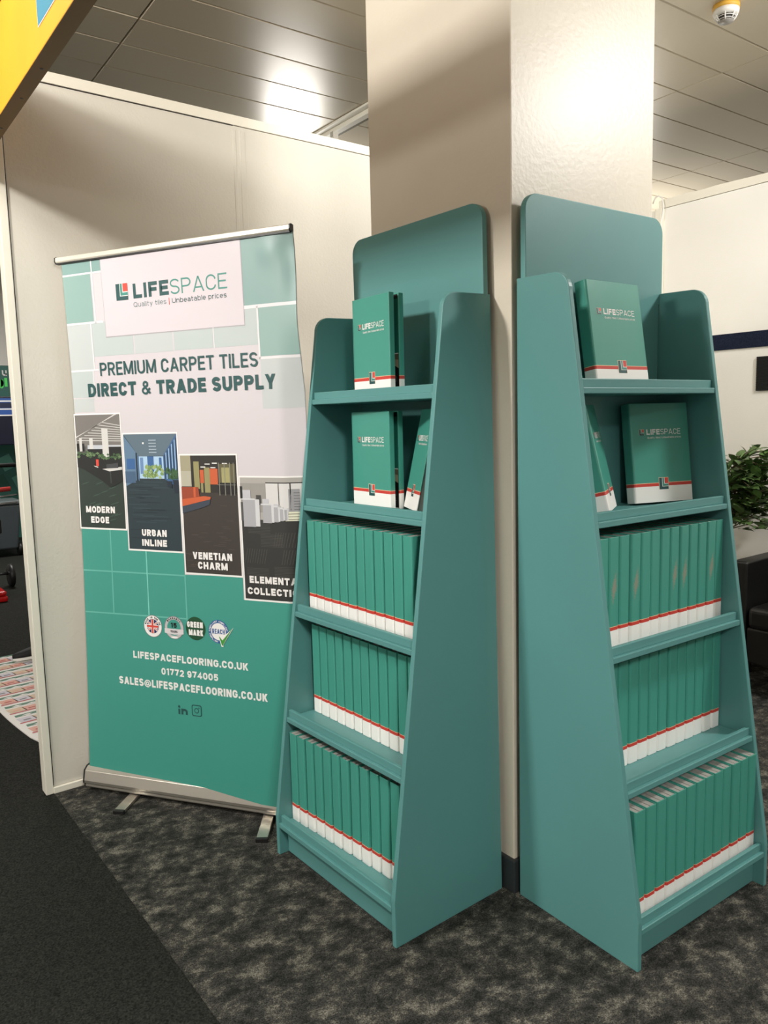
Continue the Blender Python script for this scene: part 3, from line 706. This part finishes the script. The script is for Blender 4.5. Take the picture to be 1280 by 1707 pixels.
r(0, .035, .83, .93, cd_, 10); r(.26, .34, .78, .86, C('ph4_screen', (70, 68, 66)), 8); r(0, .06, .65, .80, C('ph4_dk', (80, 80, 80)), 8)
for gx, gy, d in ((.02, .30, 0), (.5, .44, 0), (.62, .30, 0), (.2, .04, 0), (.05, .16, 1), (.5, .18, 1), (.3, .44, 1), (.55, .04, 1), (.1, .55, 1)):
    for k in range(9):
        if d: r(gx, gx + .36, gy + k * .012, gy + k * .012 + .004, C('ph4_st', (74, 73, 68)), 4)
        else: p([(gx + k * .04, gy), (gx + k * .04 + .008, gy), (gx + k * .04 + .06, gy + .12), (gx + k * .04 + .05, gy + .12)], C('ph4_st', (74, 73, 68)), 4)
A.text('ELEMENTAL', 717, 907, 759, 23, P_white, 11, .27); A.text('COLLECTION', 708, 916, 722, 23, P_white, 11, .27)
# badges
sil = C('silver', (190, 186, 186)); sild = C('silver_dark', (120, 118, 120)); navy = C('navy', (34, 44, 96)); gm = C('badge_green', (26, 74, 44)); rb = C('reach_blue', (46, 92, 150)); tick = C('tick', (66, 150, 62))
cx, cy = 317, 583
A.disc(cx, cy, 39, sild, 3); A.disc(cx, cy, 37, P_white, 4); A.disc(cx, cy, 25, navy, 5)
for a in (36, 144):
    c_, s_ = math.cos(R(a)), math.sin(R(a))
    for wd_, m_, l_ in ((3.6, P_white, 6), (1.3, P_red, 7)):
        A.poly([(cx + c_ * 24 - s_ * wd_, cy + s_ * 24 + c_ * wd_), (cx - c_ * 24 - s_ * wd_, cy - s_ * 24 + c_ * wd_), (cx - c_ * 24 + s_ * wd_, cy - s_ * 24 - c_ * wd_), (cx + c_ * 24 + s_ * wd_, cy + s_ * 24 - c_ * wd_)], m_, l_)
A.rect(cx - 24, cx + 24, cy - 6, cy + 6, P_white, 8); A.rect(cx - 6, cx + 6, cy - 24, cy + 24, P_white, 8); A.rect(cx - 24, cx + 24, cy - 3.6, cy + 3.6, P_red, 9); A.rect(cx - 3.6, cx + 3.6, cy - 24, cy + 24, P_red, 9)
A.arc('MADE IN THE UK', cx, cy, 31, 165, 15, 6.5, P_black, 6, .24)
cx, cy = 406, 585
A.disc(cx, cy, 40, sild, 3); A.disc(cx, cy, 38, sil, 4); A.disc(cx, cy, 28, T_low, 5); A.disc(cx, cy - 34, 15, P_white, 5, ry=3.5)
A.poly([(cx - 39, cy - 4), (cx + 39, cy - 4), (cx + 39, cy - 20), (cx, cy - 24), (cx - 39, cy - 20)], C('ribbon', (214, 208, 210)), 6)
A.text('15', cx - 13, cx + 12, cy, 17, P_black, 7, .26); A.text('YEARS', cx - 15, cx + 14, cy - 17, 7.5, P_black, 7, .24); A.arc('WARRANTY', cx, cy, 33, 138, 42, 6.5, P_black, 7, .22)
cx, cy = 494, 589
A.disc(cx, cy, 40, gm, 3); A.text('GREEN', cx - 34, cx + 30, cy + 3, 20, P_white, 4, .27); A.text('MARK', cx - 28, cx + 30, cy - 24, 20, P_white, 4, .27)
cx, cy = 585, 586
A.disc(cx, cy, 40, rb, 3); A.disc(cx, cy, 29, P_white, 4); A.text('REACH', cx - 24, cx + 25, cy - 8, 17, rb, 5, .18)
A.arc('COMPLIANT', cx, cy, 34.5, 178, 100, 6, P_white, 5, .2); A.arc('COMPLIANT', cx, cy, 34.5, 82, 10, 6, P_white, 5, .2); A.arc('COMPLIANT', cx, cy, 34.5, 195, 262, 6, P_white, 5, .2, inward=True)
A.poly([(cx + 2, cy - 16), (cx + 12, cy - 20), (cx + 60, cy + 18), (cx + 12, cy - 50)], P_white, 6); A.poly([(cx - 1, cy - 13), (cx + 10, cy - 50), (cx + 18, cy - 50), (cx + 14, cy - 26)], P_white, 6)
A.poly([(cx + 4, cy - 14), (cx + 13, cy - 30), (cx + 56, cy + 16), (cx + 14, cy - 46)], tick, 7); A.poly([(cx + 1, cy - 14), (cx + 13, cy - 47), (cx + 15, cy - 28)], tick, 7)
# contact lines
A.text('LIFESPACEFLOORING.CO.UK', 227, 694, 464, 25, P_white, 3, .24); A.text('01772 974005', 345, 575, 416, 24, P_white, 3, .23)
A.text('SALES@LIFESPACEFLOORING.CO.UK', 161, 762, 366, 27, P_white, 3, .24)
A.rect(409, 416.5, 284, 303, P_dteal, 3); A.disc(412.7, 310.5, 4.6, P_dteal, 3, n=14); A.text('n', 421, 447, 284, 25, P_dteal, 3, .32)
def rrect(cx, cy, w, r, n=5):
    o = []
    for qx, qy, a0 in ((1, 1, 0), (-1, 1, 90), (-1, -1, 180), (1, -1, 270)):
        for k in range(n + 1): a = R(a0 + 90 * k / n); o.append((cx + qx * (w - r) + r * math.cos(a), cy + qy * (w - r) + r * math.sin(a)))
    return o
A.poly(rrect(484, 304, 20, 7), P_dteal, 3); A.poly(rrect(484, 304, 16.5, 5), T_low, 4); A.disc(484, 304, 9.5, P_dteal, 5); A.disc(484, 304, 6.3, T_low, 6); A.disc(494, 314, 2.4, P_dteal, 5)
sheet = A.build('graphic_sheet', FBl, ban, xcuts=list(range(60, 780, 60)) + list(range(780, 932, 16)), ycuts=list(range(40, 1640, 40)) + list(range(1640, 1822, 14)), gap=.35)
for pl in sheet.data.polygons: pl.use_smooth = True
# reverse of the sheet
bm = bmesh.new(); NX, NY = 24, 60; g = {}
for i in range(NX + 1):
    for j in range(NY + 1): g[i, j] = bm.verts.new(FBl(18 + 914 * i / NX, 8 + 1814 * j / NY, -4.0))
for i in range(NX):
    for j in range(NY): bm.faces.new((g[i, j], g[i, j + 1], g[i + 1, j + 1], g[i + 1, j]))
mesh_obj('sheet_backing', bm, C('backing', (200, 200, 198)), sheet, smooth=True)
# top rail
def along(p0, p1, prof, m, name, parent, bevel=0.0, capm=None, t0=0.0, t1=1.0):
    """extrude a profile (out, up) from p0 to p1"""
    p0 = Vector(p0); p1 = Vector(p1); d = (p1 - p0).normalized(); outv = Vector((d.y, -d.x, 0)).normalized(); upv = d.cross(outv).normalized()
    if upv.z < 0: upv = -upv
    if outv.dot(Vector((-1, -.5, 0))) < 0: outv = -outv
    bm = bmesh.new(); prism(bm, prof, t0, t1, lambda u, v, w: p0 + (p1 - p0) * w + outv * u + upv * v)
    return mesh_obj(name, bm, m, parent, bevel=bevel)
pL, pR = FBl(0, 1830), FBl(926, 1828)
rail = along(pL, pR, [(-.008, -.007), (.006, -.0085), (.010, -.004), (.010, .009), (.004, .012), (-.008, .010)], mat('pale_rail', (226, 220, 206), .35, metal=.3), 'top_rail', ban, .001)
along(pL, pR, [(-.006, -.013), (.0065, -.0125), (.0065, -.0075), (-.006, -.0075)], M_black, 'grip_strip', rail)
for a, b in ((-.003, .0), (1.0, 1.005)):
    along(pL, pR, [(-.009, -.010), (.008, -.010), (.012, -.003), (.011, .010), (.004, .013), (-.009, .011)], M_black, 'end_cap', rail, t0=a, t1=b)
# base cassette
bL, bR = FBl(10, -38), FBl(918, -38); bL.z = bR.z = .016; ext = (bR - bL)
prof = [(.020, .0), (.026, .006), (.0245, .016), (.031, .020), (.031, .030), (.022, .066), (.006, .078), (-.008, .079), (-.060, .070), (-.066, .030), (-.058, .0)]
prof = [(a - .012, b) for a, b in prof]
base = along(bL, bR, prof, M_alu, 'base_cassette', ban, .0012)
for a, b in ((-.006, .0), (1.0, 1.006)):
    along(bL, bR, [(x * 1.02, z * 1.03 - .001) for x, z in prof], M_black, 'end_cap', base, t0=a, t1=b)
for (a, b) in (((-.656, 1.278), (-.741, 1.192)), ((-.350, .820), (-.438, .704))):
    a = ban_inv @ Vector((*a, .006)); b = ban_inv @ Vector((*b, .006)); d = (b - a).normalized(); a2 = a - d * .10; s_ = Vector((-d.y, d.x, 0)) * .019
    bm = bmesh.new(); v = [bm.verts.new(p + Vector((0, 0, z))) for z in (-.0035, .0075) for p in (a2 + s_, a2 - s_, b - s_, b + s_)]
    for f in ((0, 1, 2, 3), (7, 6, 5, 4), (0, 4, 5, 1), (1, 5, 6, 2), (2, 6, 7, 3), (3, 7, 4, 0)): bm.faces.new([v[i] for i in f])
    bmesh.ops.recalc_face_normals(bm, faces=bm.faces[:]); ft = mesh_obj('foot', bm, M_alu, ban, bevel=.002)
    bm = bmesh.new(); e = b + d * .012; s2 = s_ * 1.08; v = [bm.verts.new(p + Vector((0, 0, z))) for z in (-.0055, .009) for p in (b + s2, b - s2, e - s2, e + s2)]
    for f in ((0, 1, 2, 3), (7, 6, 5, 4), (0, 4, 5, 1), (1, 5, 6, 2), (2, 6, 7, 3), (3, 7, 4, 0)): bm.faces.new([v[i] for i in f])
    bmesh.ops.recalc_face_normals(bm, faces=bm.faces[:]); mesh_obj('foot_tip', bm, M_black, ft, bevel=.002)
bm = bmesh.new(); mid0 = (bL + bR) / 2 + Vector((.088, .047, .02)); mid1 = (pL + pR) / 2 + Vector((.012, .007, -.01)); cyl(bm, mid0, mid1, .007, n=12); mesh_obj('pole', bm, M_alu, ban)

# ================================================================== YELLOW FASCIA
fa = empty('fascia_board', (-.98, 0, 2.39)); tag(fa, 'yellow fascia board overhead at the aisle edge, with a blue emblem', 'fascia board')
bm = bmesh.new(); box(bm, -.020, .020, -3.4, 1.493, -.165, .165); mesh_obj('board', bm, M_yellow, fa, bevel=.002)
bm = bmesh.new(); box(bm, -.0195, .0195, -3.4, 1.492, -.1662, -.1652); mesh_obj('underside_shade', bm, mat('fascia_shade', (140, 98, 30), .6), fa)  # darker strip that paints the shade under the yellow board
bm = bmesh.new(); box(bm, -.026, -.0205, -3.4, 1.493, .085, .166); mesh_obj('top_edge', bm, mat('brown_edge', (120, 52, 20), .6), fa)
A = Art(); bl = C('emblem_blue', (62, 124, 146)); 
A.rect(.06, .531, -.114, .12, P_white, 1); A.rect(.06, .528, -.112, .12, bl, 2); A.poly([(.500, -.052), (.485, -.052), (.44, .09), (.46, .09)], P_white, 3); A.poly([(.44, .09), (.46, .09), (.36, -.05), (.34, -.05)], P_white, 3)
A.build('emblem', lambda x, y, l: Vector((-.0206 - l, x, y)), fa, gap=.0006)
bm = bmesh.new()
for y in (.62, .83, 1.08): cyl(bm, (.004, y, -.1672), (.004, y, -.1660), .004, n=10)
mesh_obj('screw_heads', bm, M_black, fa)

# ================================================================== CEILING THINGS
sd = empty('smoke_detector', (1.653, .375, 2.999)); tag(sd, 'round white smoke detector with a yellow ring on the ceiling', 'smoke detector')
bm = bmesh.new(); lathe(bm, [(.0, 0), (.052, 0), (.052, -.018), (.0, -.018)]); mesh_obj('base_ring', bm, mat('yellow_plastic', (226, 176, 70), .5), sd)
bm = bmesh.new(); lathe(bm, [(.0, -.0185), (.0505, -.0185), (.050, -.030), (.044, -.040), (.030, -.041), (.0, -.041)]); body = mesh_obj('housing', bm, M_white, sd)
bm = bmesh.new(); lathe(bm, [(.0, -.0412), (.034, -.0412), (.026, -.058), (.0, -.058)]); mesh_obj('sensor_mesh', bm, mat('sensor_dark', (60, 58, 56), .7), sd)
bm = bmesh.new()
for k in range(7):
    a = 2 * PI * k / 7; tube(bm, [(.044 * math.cos(a), .044 * math.sin(a), -.038), (.036 * math.cos(a), .036 * math.sin(a), -.052), (.027 * math.cos(a), .027 * math.sin(a), -.062)], .0028, 6)
for r, z in ((.038, -.048), (.031, -.056)):
    tube(bm, [(r * math.cos(2 * PI * k / 24), r * math.sin(2 * PI * k / 24), z) for k in range(25)], .0014, 6)
mesh_obj('cage', bm, M_white, sd)
bm = bmesh.new(); lathe(bm, [(.0, -.059), (.029, -.059), (.029, -.063), (.0, -.064)]); mesh_obj('test_cap', bm, mat('grey_plastic', (150, 146, 140), .5), sd)

bt = empty('ceiling_batten', (1.05, 2.2, 2.999)); tag(bt, 'slim white profile fixed along the ceiling beyond the back partition', 'ceiling profile')
bm = bmesh.new(); box(bm, -.055, -.02, -1.6, 1.6, -.012, 0); box(bm, -.02, .02, -1.6, 1.6, -.035, 0); mesh_obj('profile', bm, M_trimw, bt, bevel=.002)
bm = bmesh.new(); box(bm, .0205, .045, -1.6, 1.6, -.03, -.001); mesh_obj('channel', bm, mat('olive_metal', (110, 102, 76), .5), bt)
# clip bracket on top of the back partition rail
ul = empty('clip_bracket', (.487, 1.527, 2.588)); tag(ul, 'small grey clip bracket on top of the back partition rail', 'bracket')
bm = bmesh.new(); box(bm, -.014, .014, -.012, .012, 0, .035); prism(bm, [(-.032, 0), (.032, 0), (.02, .008), (.012, .012), (-.012, .012), (-.02, .008)], -.010, .010, lambda u, v, w: Vector((u, w, v)))
mesh_obj('clip', bm, mat('clip_grey', (150, 146, 136), .6), ul, bevel=.001)
area('ceiling_patch_fill', (1.30, 3.2, 2.55), .35, 9, (1.0, .98, .94), target=(1.2, 2.8, 3.0))  # unseen light added to make the bright patch on the ceiling
area('ceiling_fill_far', (3.9, 2.6, 2.2), .3, 22, (1.0, .97, .92), target=(3.8, 2.3, 3.0))  # second unseen light, aimed up at the ceiling further right

# ================================================================== RIGHT SIDE THINGS
bm = bmesh.new(); box(bm, 2.592, 2.5995, -2.2, 1.02, 1.692, 1.777); tag(mesh_obj('carpet_strip', bm, M_navy), 'long navy carpet strip fixed across the white right-hand wall', 'carpet strip')
bm = bmesh.new()
for k in range(30): box(bm, 2.5905 - .0012 * (k % 2), 2.5995, .44, .690, 1.4605 + .006 * k, 1.4605 + .006 * (k + 1) - .0004)
tag(mesh_obj('carpet_sample', bm, M_blackc), 'black ribbed carpet sample square on the white wall below the navy strip', 'carpet sample')
bm = bmesh.new()
tube(bm, [(2.585, 1.335, 2.57), (2.582, 1.318, 2.598), (2.58, 1.296, 2.603), (2.578, 1.268, 2.585), (2.576, 1.257, 2.54), (2.575, 1.262, 2.49), (2.575, 1.272, 2.45), (2.574, 1.268, 2.40), (2.572, 1.262, 2.30), (2.570, 1.262, 2.0), (2.568, 1.263, 1.2), (2.566, 1.262, .02)], .004, 8)
tag(mesh_obj('cable', bm, M_white), 'white cable looped over the top end of the right-hand wall', 'cable')
# sofa
so = empty('sofa', (2.25, -.45, 0)); tag(so, 'black leather sofa against the white right-hand wall', 'sofa')
def sbox(name, x0, x1, y0, y1, z0, z1, bev, parent=so, m=M_leather):
    bm = bmesh.new(); box(bm, x0 - 2.25, x1 - 2.25, y0 + .45, y1 + .45, z0, z1); o = mesh_obj(name, bm, m, parent, bevel=bev, seg=4)
    for p in o.data.polygons: p.use_smooth = False
    return o
sbox('frame', 2.005, 2.56, -1.42, .395, .155, .33, .012); sbox('arm', 2.0, 2.57, .395, .475, .155, .645, .012); sbox('arm', 2.0, 2.57, -1.50, -1.42, .155, .645, .012)
sbox('backrest', 2.42, 2.58, -1.42, .395, .33, .80, .03)
for k in range(3): sbox('seat_cushion', 1.995, 2.42, .39 - .6 * (k + 1), .388 - .6 * k, .325, .432, .026)
for x in (2.03, 2.52):
    for y in (.42, -1.45):
        bm = bmesh.new(); cyl(bm, (x - 2.25, y + .45, 0), (x - 2.25, y + .45, .156), .018, .024, 14); mesh_obj('leg', bm, M_black, so)
# plant
pl = empty('potted_plant', (2.32, .665, 0)); tag(pl, 'bushy green leafy plant between the pillar and the black sofa', 'plant')
bm = bmesh.new(); lathe(bm, [(.0, 0), (.12, 0), (.155, .30), (.155, .32), (.143, .32), (.14, .29), (.0, .29)]); mesh_obj('pot', bm, mat('pot', (52, 50, 48), .6), pl)
bm = bmesh.new(); lathe(bm, [(.0, .285), (.14, .285), (.0, .292)]); mesh_obj('soil', bm, mat('soil', (40, 32, 26), .95, bump=.6), pl)
def leafmesh(bm, p, d, n, L, Wd):
    d = d.normalized(); s = d.cross(n).normalized(); n = s.cross(d).normalized()
    prof = [(0, .0, 0), (.12, .20, .012), (.3, .44, .02), (.5, .5, .018), (.7, .36, .0), (.87, .14, -.04), (1, 0, -.09)]
    c = []; a = []; b = []
    for t, w, h in prof:
        base_ = p + d * (L * t) + n * (L * (h * 1.5))
        c.append(bm.verts.new(base_)); 
        if 0 < w: a.append(bm.verts.new(base_ + s * (Wd * w) + n * (L * .06 * w))); b.append(bm.verts.new(base_ - s * (Wd * w) + n * (L * .06 * w)))
    for side in (a, b):
        bm.faces.new((c[0], side[0], c[1])); bm.faces.new((c[-1], c[-2], side[-1]))
        for i in range(len(side) - 1): bm.faces.new((c[i + 1], side[i], side[i + 1], c[i + 2]))
rl = random.Random(11); brb = bmesh.new(); lfb = bmesh.new()
tube(brb, [(0, 0, .28), (.01, -.01, .5), (-.005, .0, .72), (.01, -.02, .95), (.0, -.02, 1.08)], [.012, .011, .009, .006, .003], 8)
tips = []
for k in range(84):
    h = rl.uniform(.74, 1.10); a = rl.uniform(0, 2 * PI); L = rl.uniform(.12, .30) * (1.0 if h < .95 else .75)
    if rl.random() < .45: a = rl.uniform(-2.4, -.6)
    p0 = Vector((0, 0, h)); d = Vector((math.cos(a), math.sin(a), rl.uniform(-.15, .75)))
    if h < .72: d.z = rl.uniform(-.1, .25)
    p1 = p0 + d * L * .5 + Vector((0, 0, .02)); p2 = p0 + d * L + Vector((0, 0, -.01)); tube(brb, [p0, p1, p2], [.0035, .0025, .0015], 5)
    nl = 8
    for j in range(nl):
        t = .25 + .75 * j / (nl - 1); q = p0.lerp(p2, t); ang = rl.uniform(0, 2 * PI)
        dd = d.normalized() * .7 + Vector((math.cos(ang), math.sin(ang), rl.uniform(-.3, .6))) * .8
        if q.x > .19 or (q.y < -.15 and q.z < .74): continue
        leafmesh(lfb, q, dd, Vector((rl.uniform(-.5, .5), rl.uniform(-.5, .5), 1)), rl.uniform(.055, .095), rl.uniform(.034, .052))
mesh_obj('branches', brb, mat('bark', (92, 80, 58), .8), pl)
bmesh.ops.recalc_face_normals(lfb, faces=lfb.faces[:])
mesh_obj('foliage', lfb, mat('leaf', (84, 112, 60), .42, var=.45, vscale=14), pl, smooth=True)

# ================================================================== BEYOND THE GAP AT THE LEFT
bm = bmesh.new(); box(bm, -3, 6, 9.02, 9.10, 0, 2.95); struct(mesh_obj('wall_far', bm, mat('far_wall', (228, 224, 216), .6)))
fb = empty('backdrop_panel', (.6, 9.0, 0)); tag(fb, 'far teal stand backdrop with bright green lettering, seen through the left gap', 'backdrop')
bm = bmesh.new(); box(bm, -1.4, 1.4, -.03, .015, 0, 2.12); mesh_obj('panel', bm, mat('backdrop_teal', (46, 104, 94), .5), fb)
A = Art(); neon = C('neon', (92, 240, 110)); sq1 = C('bd_sq', (92, 158, 144)); sq2 = C('bd_sqd', (36, 90, 80)); 
A.text('u', -.062, -.008, 1.995, .085, P_white, 1, .18); A.text('gl', -.105, -.010, 1.865, .105, neon, 1, .30)
for i in range(6):
    for j in range(3):
        x, y = -.5 + .22 * i + .08 * j, .35 + .24 * j; A.poly([(x, y), (x + .13, y + .06), (x + .06, y + .22), (x - .07, y + .16)], sq1 if (i + j) % 2 else sq2, 1)
A.build('lettering', lambda x, y, l: Vector((x, -.031 - l, y)), fb, gap=.001)
ct = empty('display_counter', (.5, 8.3, 0)); tag(ct, 'far dark navy screen cabinet with blue and white stripes, seen through the left gap', 'screen')
bm = bmesh.new(); box(bm, -.35, .30, -.05, .05, 1.17, 1.72); mesh_obj('screen', bm, mat('navy_screen', (22, 26, 44), .3), ct, bevel=.01)
A = Art(); bb = C('stripe_blue', (44, 84, 156)); A.rect(-.34, .29, 1.50, 1.70, bb, 1)
for y in (1.66, 1.57, 1.50): A.rect(-.34, .29, y, y + .014, P_white, 2)
A.rect(-.34, .29, 1.59, 1.65, C('stripe_navy', (26, 34, 66)), 2); A.build('stripes', lambda x, y, l: Vector((x, -.051 - l, y)), ct, gap=.001)
bm = bmesh.new(); cyl(bm, (0, 0, 0), (0, 0, 1.18), .02); cyl(bm, (0, 0, 0), (0, 0, .02), .22, n=24); mesh_obj('post', bm, M_black, ct)
# wheelie bin
wb_ = empty('wheeled_bin', (.13, 7.6, 0)); tag(wb_, 'far grey wheeled bin standing on the dark carpet through the left gap', 'bin')
bm = bmesh.new(); v = [bm.verts.new(p) for p in ((-.15, -.15, .08), (.13, -.15, .08), (.13, .15, .08), (-.15, .15, .08), (-.2, -.2, .56), (.18, -.2, .56), (.18, .2, .56), (-.2, .2, .56))]
for f in ((3, 2, 1, 0), (4, 5, 6, 7), (0, 1, 5, 4), (1, 2, 6, 5), (2, 3, 7, 6), (3, 0, 4, 7)): bm.faces.new([v[i] for i in f])
mesh_obj('bin_body', bm, mat('bin_grey', (70, 78, 82), .45), wb_, bevel=.02)
bm = bmesh.new(); box(bm, -.21, .19, -.21, .21, .56, .60); mesh_obj('lid', bm, mat('bin_lid', (96, 104, 106), .4), wb_, bevel=.01)
for x in (-.15, .155):
    bm = bmesh.new(); cyl(bm, (x - .02, -.08, .07), (x + .03, -.08, .07), .07, n=24); mesh_obj('wheel', bm, M_black, wb_)
# trolley with black wheel
tr = empty('push_trolley', (-.21, 5.75, 0)); tag(tr, 'black and chrome push trolley with a red grip, through the left gap', 'trolley')
tx, ty = .21, -5.75
bm = bmesh.new(); lathe(bm, [(.02, -.022), (.085, -.022), (.10, -.012), (.10, .012), (.085, .022), (.02, .022)], 28)
for v in bm.verts: v.co = Vector((v.co.z + .05, v.co.x * 1.0, v.co.y + .10))
mesh_obj('wheel', bm, M_black, tr)
chrome = mat('chrome', (200, 200, 204), .15, metal=1.0)
bm = bmesh.new(); tube(bm, [(-.25, 0, .12), (.04, 0, .12)], .012); tube(bm, [(-.06, 0, .13), (-.03, .02, .55), (-.045, .03, 1.04)], .013); tube(bm, [(-.12, 0, .13), (-.10, .02, .6), (-.045, .03, .95)], .010); tube(bm, [(-.25, .02, .76), (.15, .02, .79)], .008); tube(bm, [(-.25, .02, .70), (.15, .02, .725)], .008); mesh_obj('frame', bm, chrome, tr)
bm = bmesh.new(); tube(bm, [(-.30, .03, 1.05), (.16, .03, 1.045)], .018); mesh_obj('handlebar', bm, M_black, tr)
bm = bmesh.new(); tube(bm, [(-.25, .0, .83), (.10, .0, .845)], .020); mesh_obj('grip', bm, mat('red_grip', (196, 60, 56), .4), tr)
bm = bmesh.new(); box(bm, -.30, -.01, -.1, .1, .48, .60); mesh_obj('tray', bm, M_black, tr, bevel=.01)
rbx = empty('red_case', (-.41, 5.25, 0)); tag(rbx, 'small glossy red case on the dark carpet at the left photo edge', 'case')
bm = bmesh.new(); box(bm, -.1, .1, -.12, .12, 0, .045); mesh_obj('case_base', bm, mat('red_gloss', (190, 24, 26), .2), rbx, bevel=.015)
bm = bmesh.new(); box(bm, -.095, .095, -.115, .115, .046, .085); mesh_obj('case_lid', bm, MATS['red_gloss'], rbx, bevel=.018)
# printed sheet on the floor
A = Art(); pk = C('mat_pink', (214, 150, 128)); pk2 = C('mat_sand', (206, 178, 146)); gn = C('mat_green', (36, 104, 72)); wt = C('mat_white', (226, 222, 216)); rd = C('mat_red', (176, 44, 44)); lg = C('mat_grey', (196, 190, 200))
def edge(y): return -.80 - .06 * math.sin((y - 2.0) * 2.2)
ys = [2.02 + 1.5 * k / 14 for k in range(15)]
A.poly([(edge(y) - .012 * (y > 2.1), y) for y in ys][::-1] + [(-.45, 2.02), (-.45, 3.52)], wt, 0)
rm = random.Random(5)
for k in range(9):
    y0 = 2.16 + k * .155
    xs = [edge(y0) + .02 + i * .07 for i in range(6)]
    A.poly([(edge(y0) + .012, y0), (-.45, y0 + .03), (-.45, y0 + .045), (edge(y0) + .012, y0 + .014)], rd, 1)
    A.poly([(edge(y0) + .012, y0 + .10), (-.45, y0 + .13), (-.45, y0 + .155), (edge(y0) + .012, y0 + .13)], gn, 1)
    for i, x in enumerate(xs):
        if x > -.5: break
        c_ = (pk, lg, pk2)[(i + k) % 3]; A.poly([(x, y0 + .018), (x + .075, y0 + .024), (x + .06, y0 + .085), (x - .012, y0 + .08)], c_, 2)
        A.poly([(x + .015, y0 + .035), (x + .05, y0 + .04), (x + .045, y0 + .052), (x + .012, y0 + .048)], (rd, C('mat_dark', (90, 90, 96)), pk)[(i + k) % 3], 3)
        A.poly([(x + .02, y0 + .108), (x + .05, y0 + .102), (x + .07, y0 + .115), (x + .045, y0 + .122)], wt, 3)
mo = A.build('printed_sheet', lambda x, y, l: Vector((x, y, .0016 + l)), None, gap=.0004)
bm = bmesh.new(); pts = [(edge(y) - .012 * (y > 2.1), y) for y in ys][::-1] + [(-.45, 2.02), (-.45, 3.52)]
prism(bm, pts, -.002, .0012, lambda u, v, w: Vector((u, v, w))); mesh_obj('sheet_edge', bm, wt, mo)
tag(mo, 'crumpled red and green patterned sheet lying on the carpet behind the partition end', 'floor sheet')
# trainer on the sheet
sh_ = empty('trainer_shoe', (-.50, 3.38, .003)); tag(sh_, 'black trainer with a white sole standing on the patterned sheet', 'shoe')
def shoe_sec(t):  # t 0 heel .. 1 toe : half width, top height
    return (.034 + .014 * math.sin(PI * min(1, t * 1.1)), .095 - .055 * t ** 1.3)
def lofted(bm, z0f, z1f, grow=0.0):
    rings = []
    for k in range(13):
        t = k / 12; w, h = shoe_sec(t); taper = 1 if t < .8 else math.sqrt(max(.05, 1 - ((t - .8) / .2) ** 2 * .9)); w = (w + grow) * taper
        x = .14 - .28 * t; zt = z1f(t, h); zb = z0f(t); ring = []
        for a in range(12):
            an = 2 * PI * a / 12; ring.append(bm.verts.new((x, w * math.cos(an) * (1 if math.sin(an) < 0 else .85), (zb + zt) / 2 + (zt - zb) / 2 * max(-1, min(1, math.sin(an) * 1.25)))))
        rings.append(ring)
    for P, Q in zip(rings, rings[1:]):
        for a in range(12): bm.faces.new((P[a], P[(a + 1) % 12], Q[(a + 1) % 12], Q[a])).smooth = True
    bm.faces.new(rings[0]); bm.faces.new(rings[-1]); bmesh.ops.recalc_face_normals(bm, faces=bm.faces[:])
bm = bmesh.new(); lofted(bm, lambda t: .0, lambda t, h: .028 - .006 * t, .004); mesh_obj('sole', bm, M_white, sh_)
bm = bmesh.new(); lofted(bm, lambda t: .016, lambda t, h: h); mesh_obj('upper', bm, mat('shoe_black', (20, 20, 22), .7), sh_)
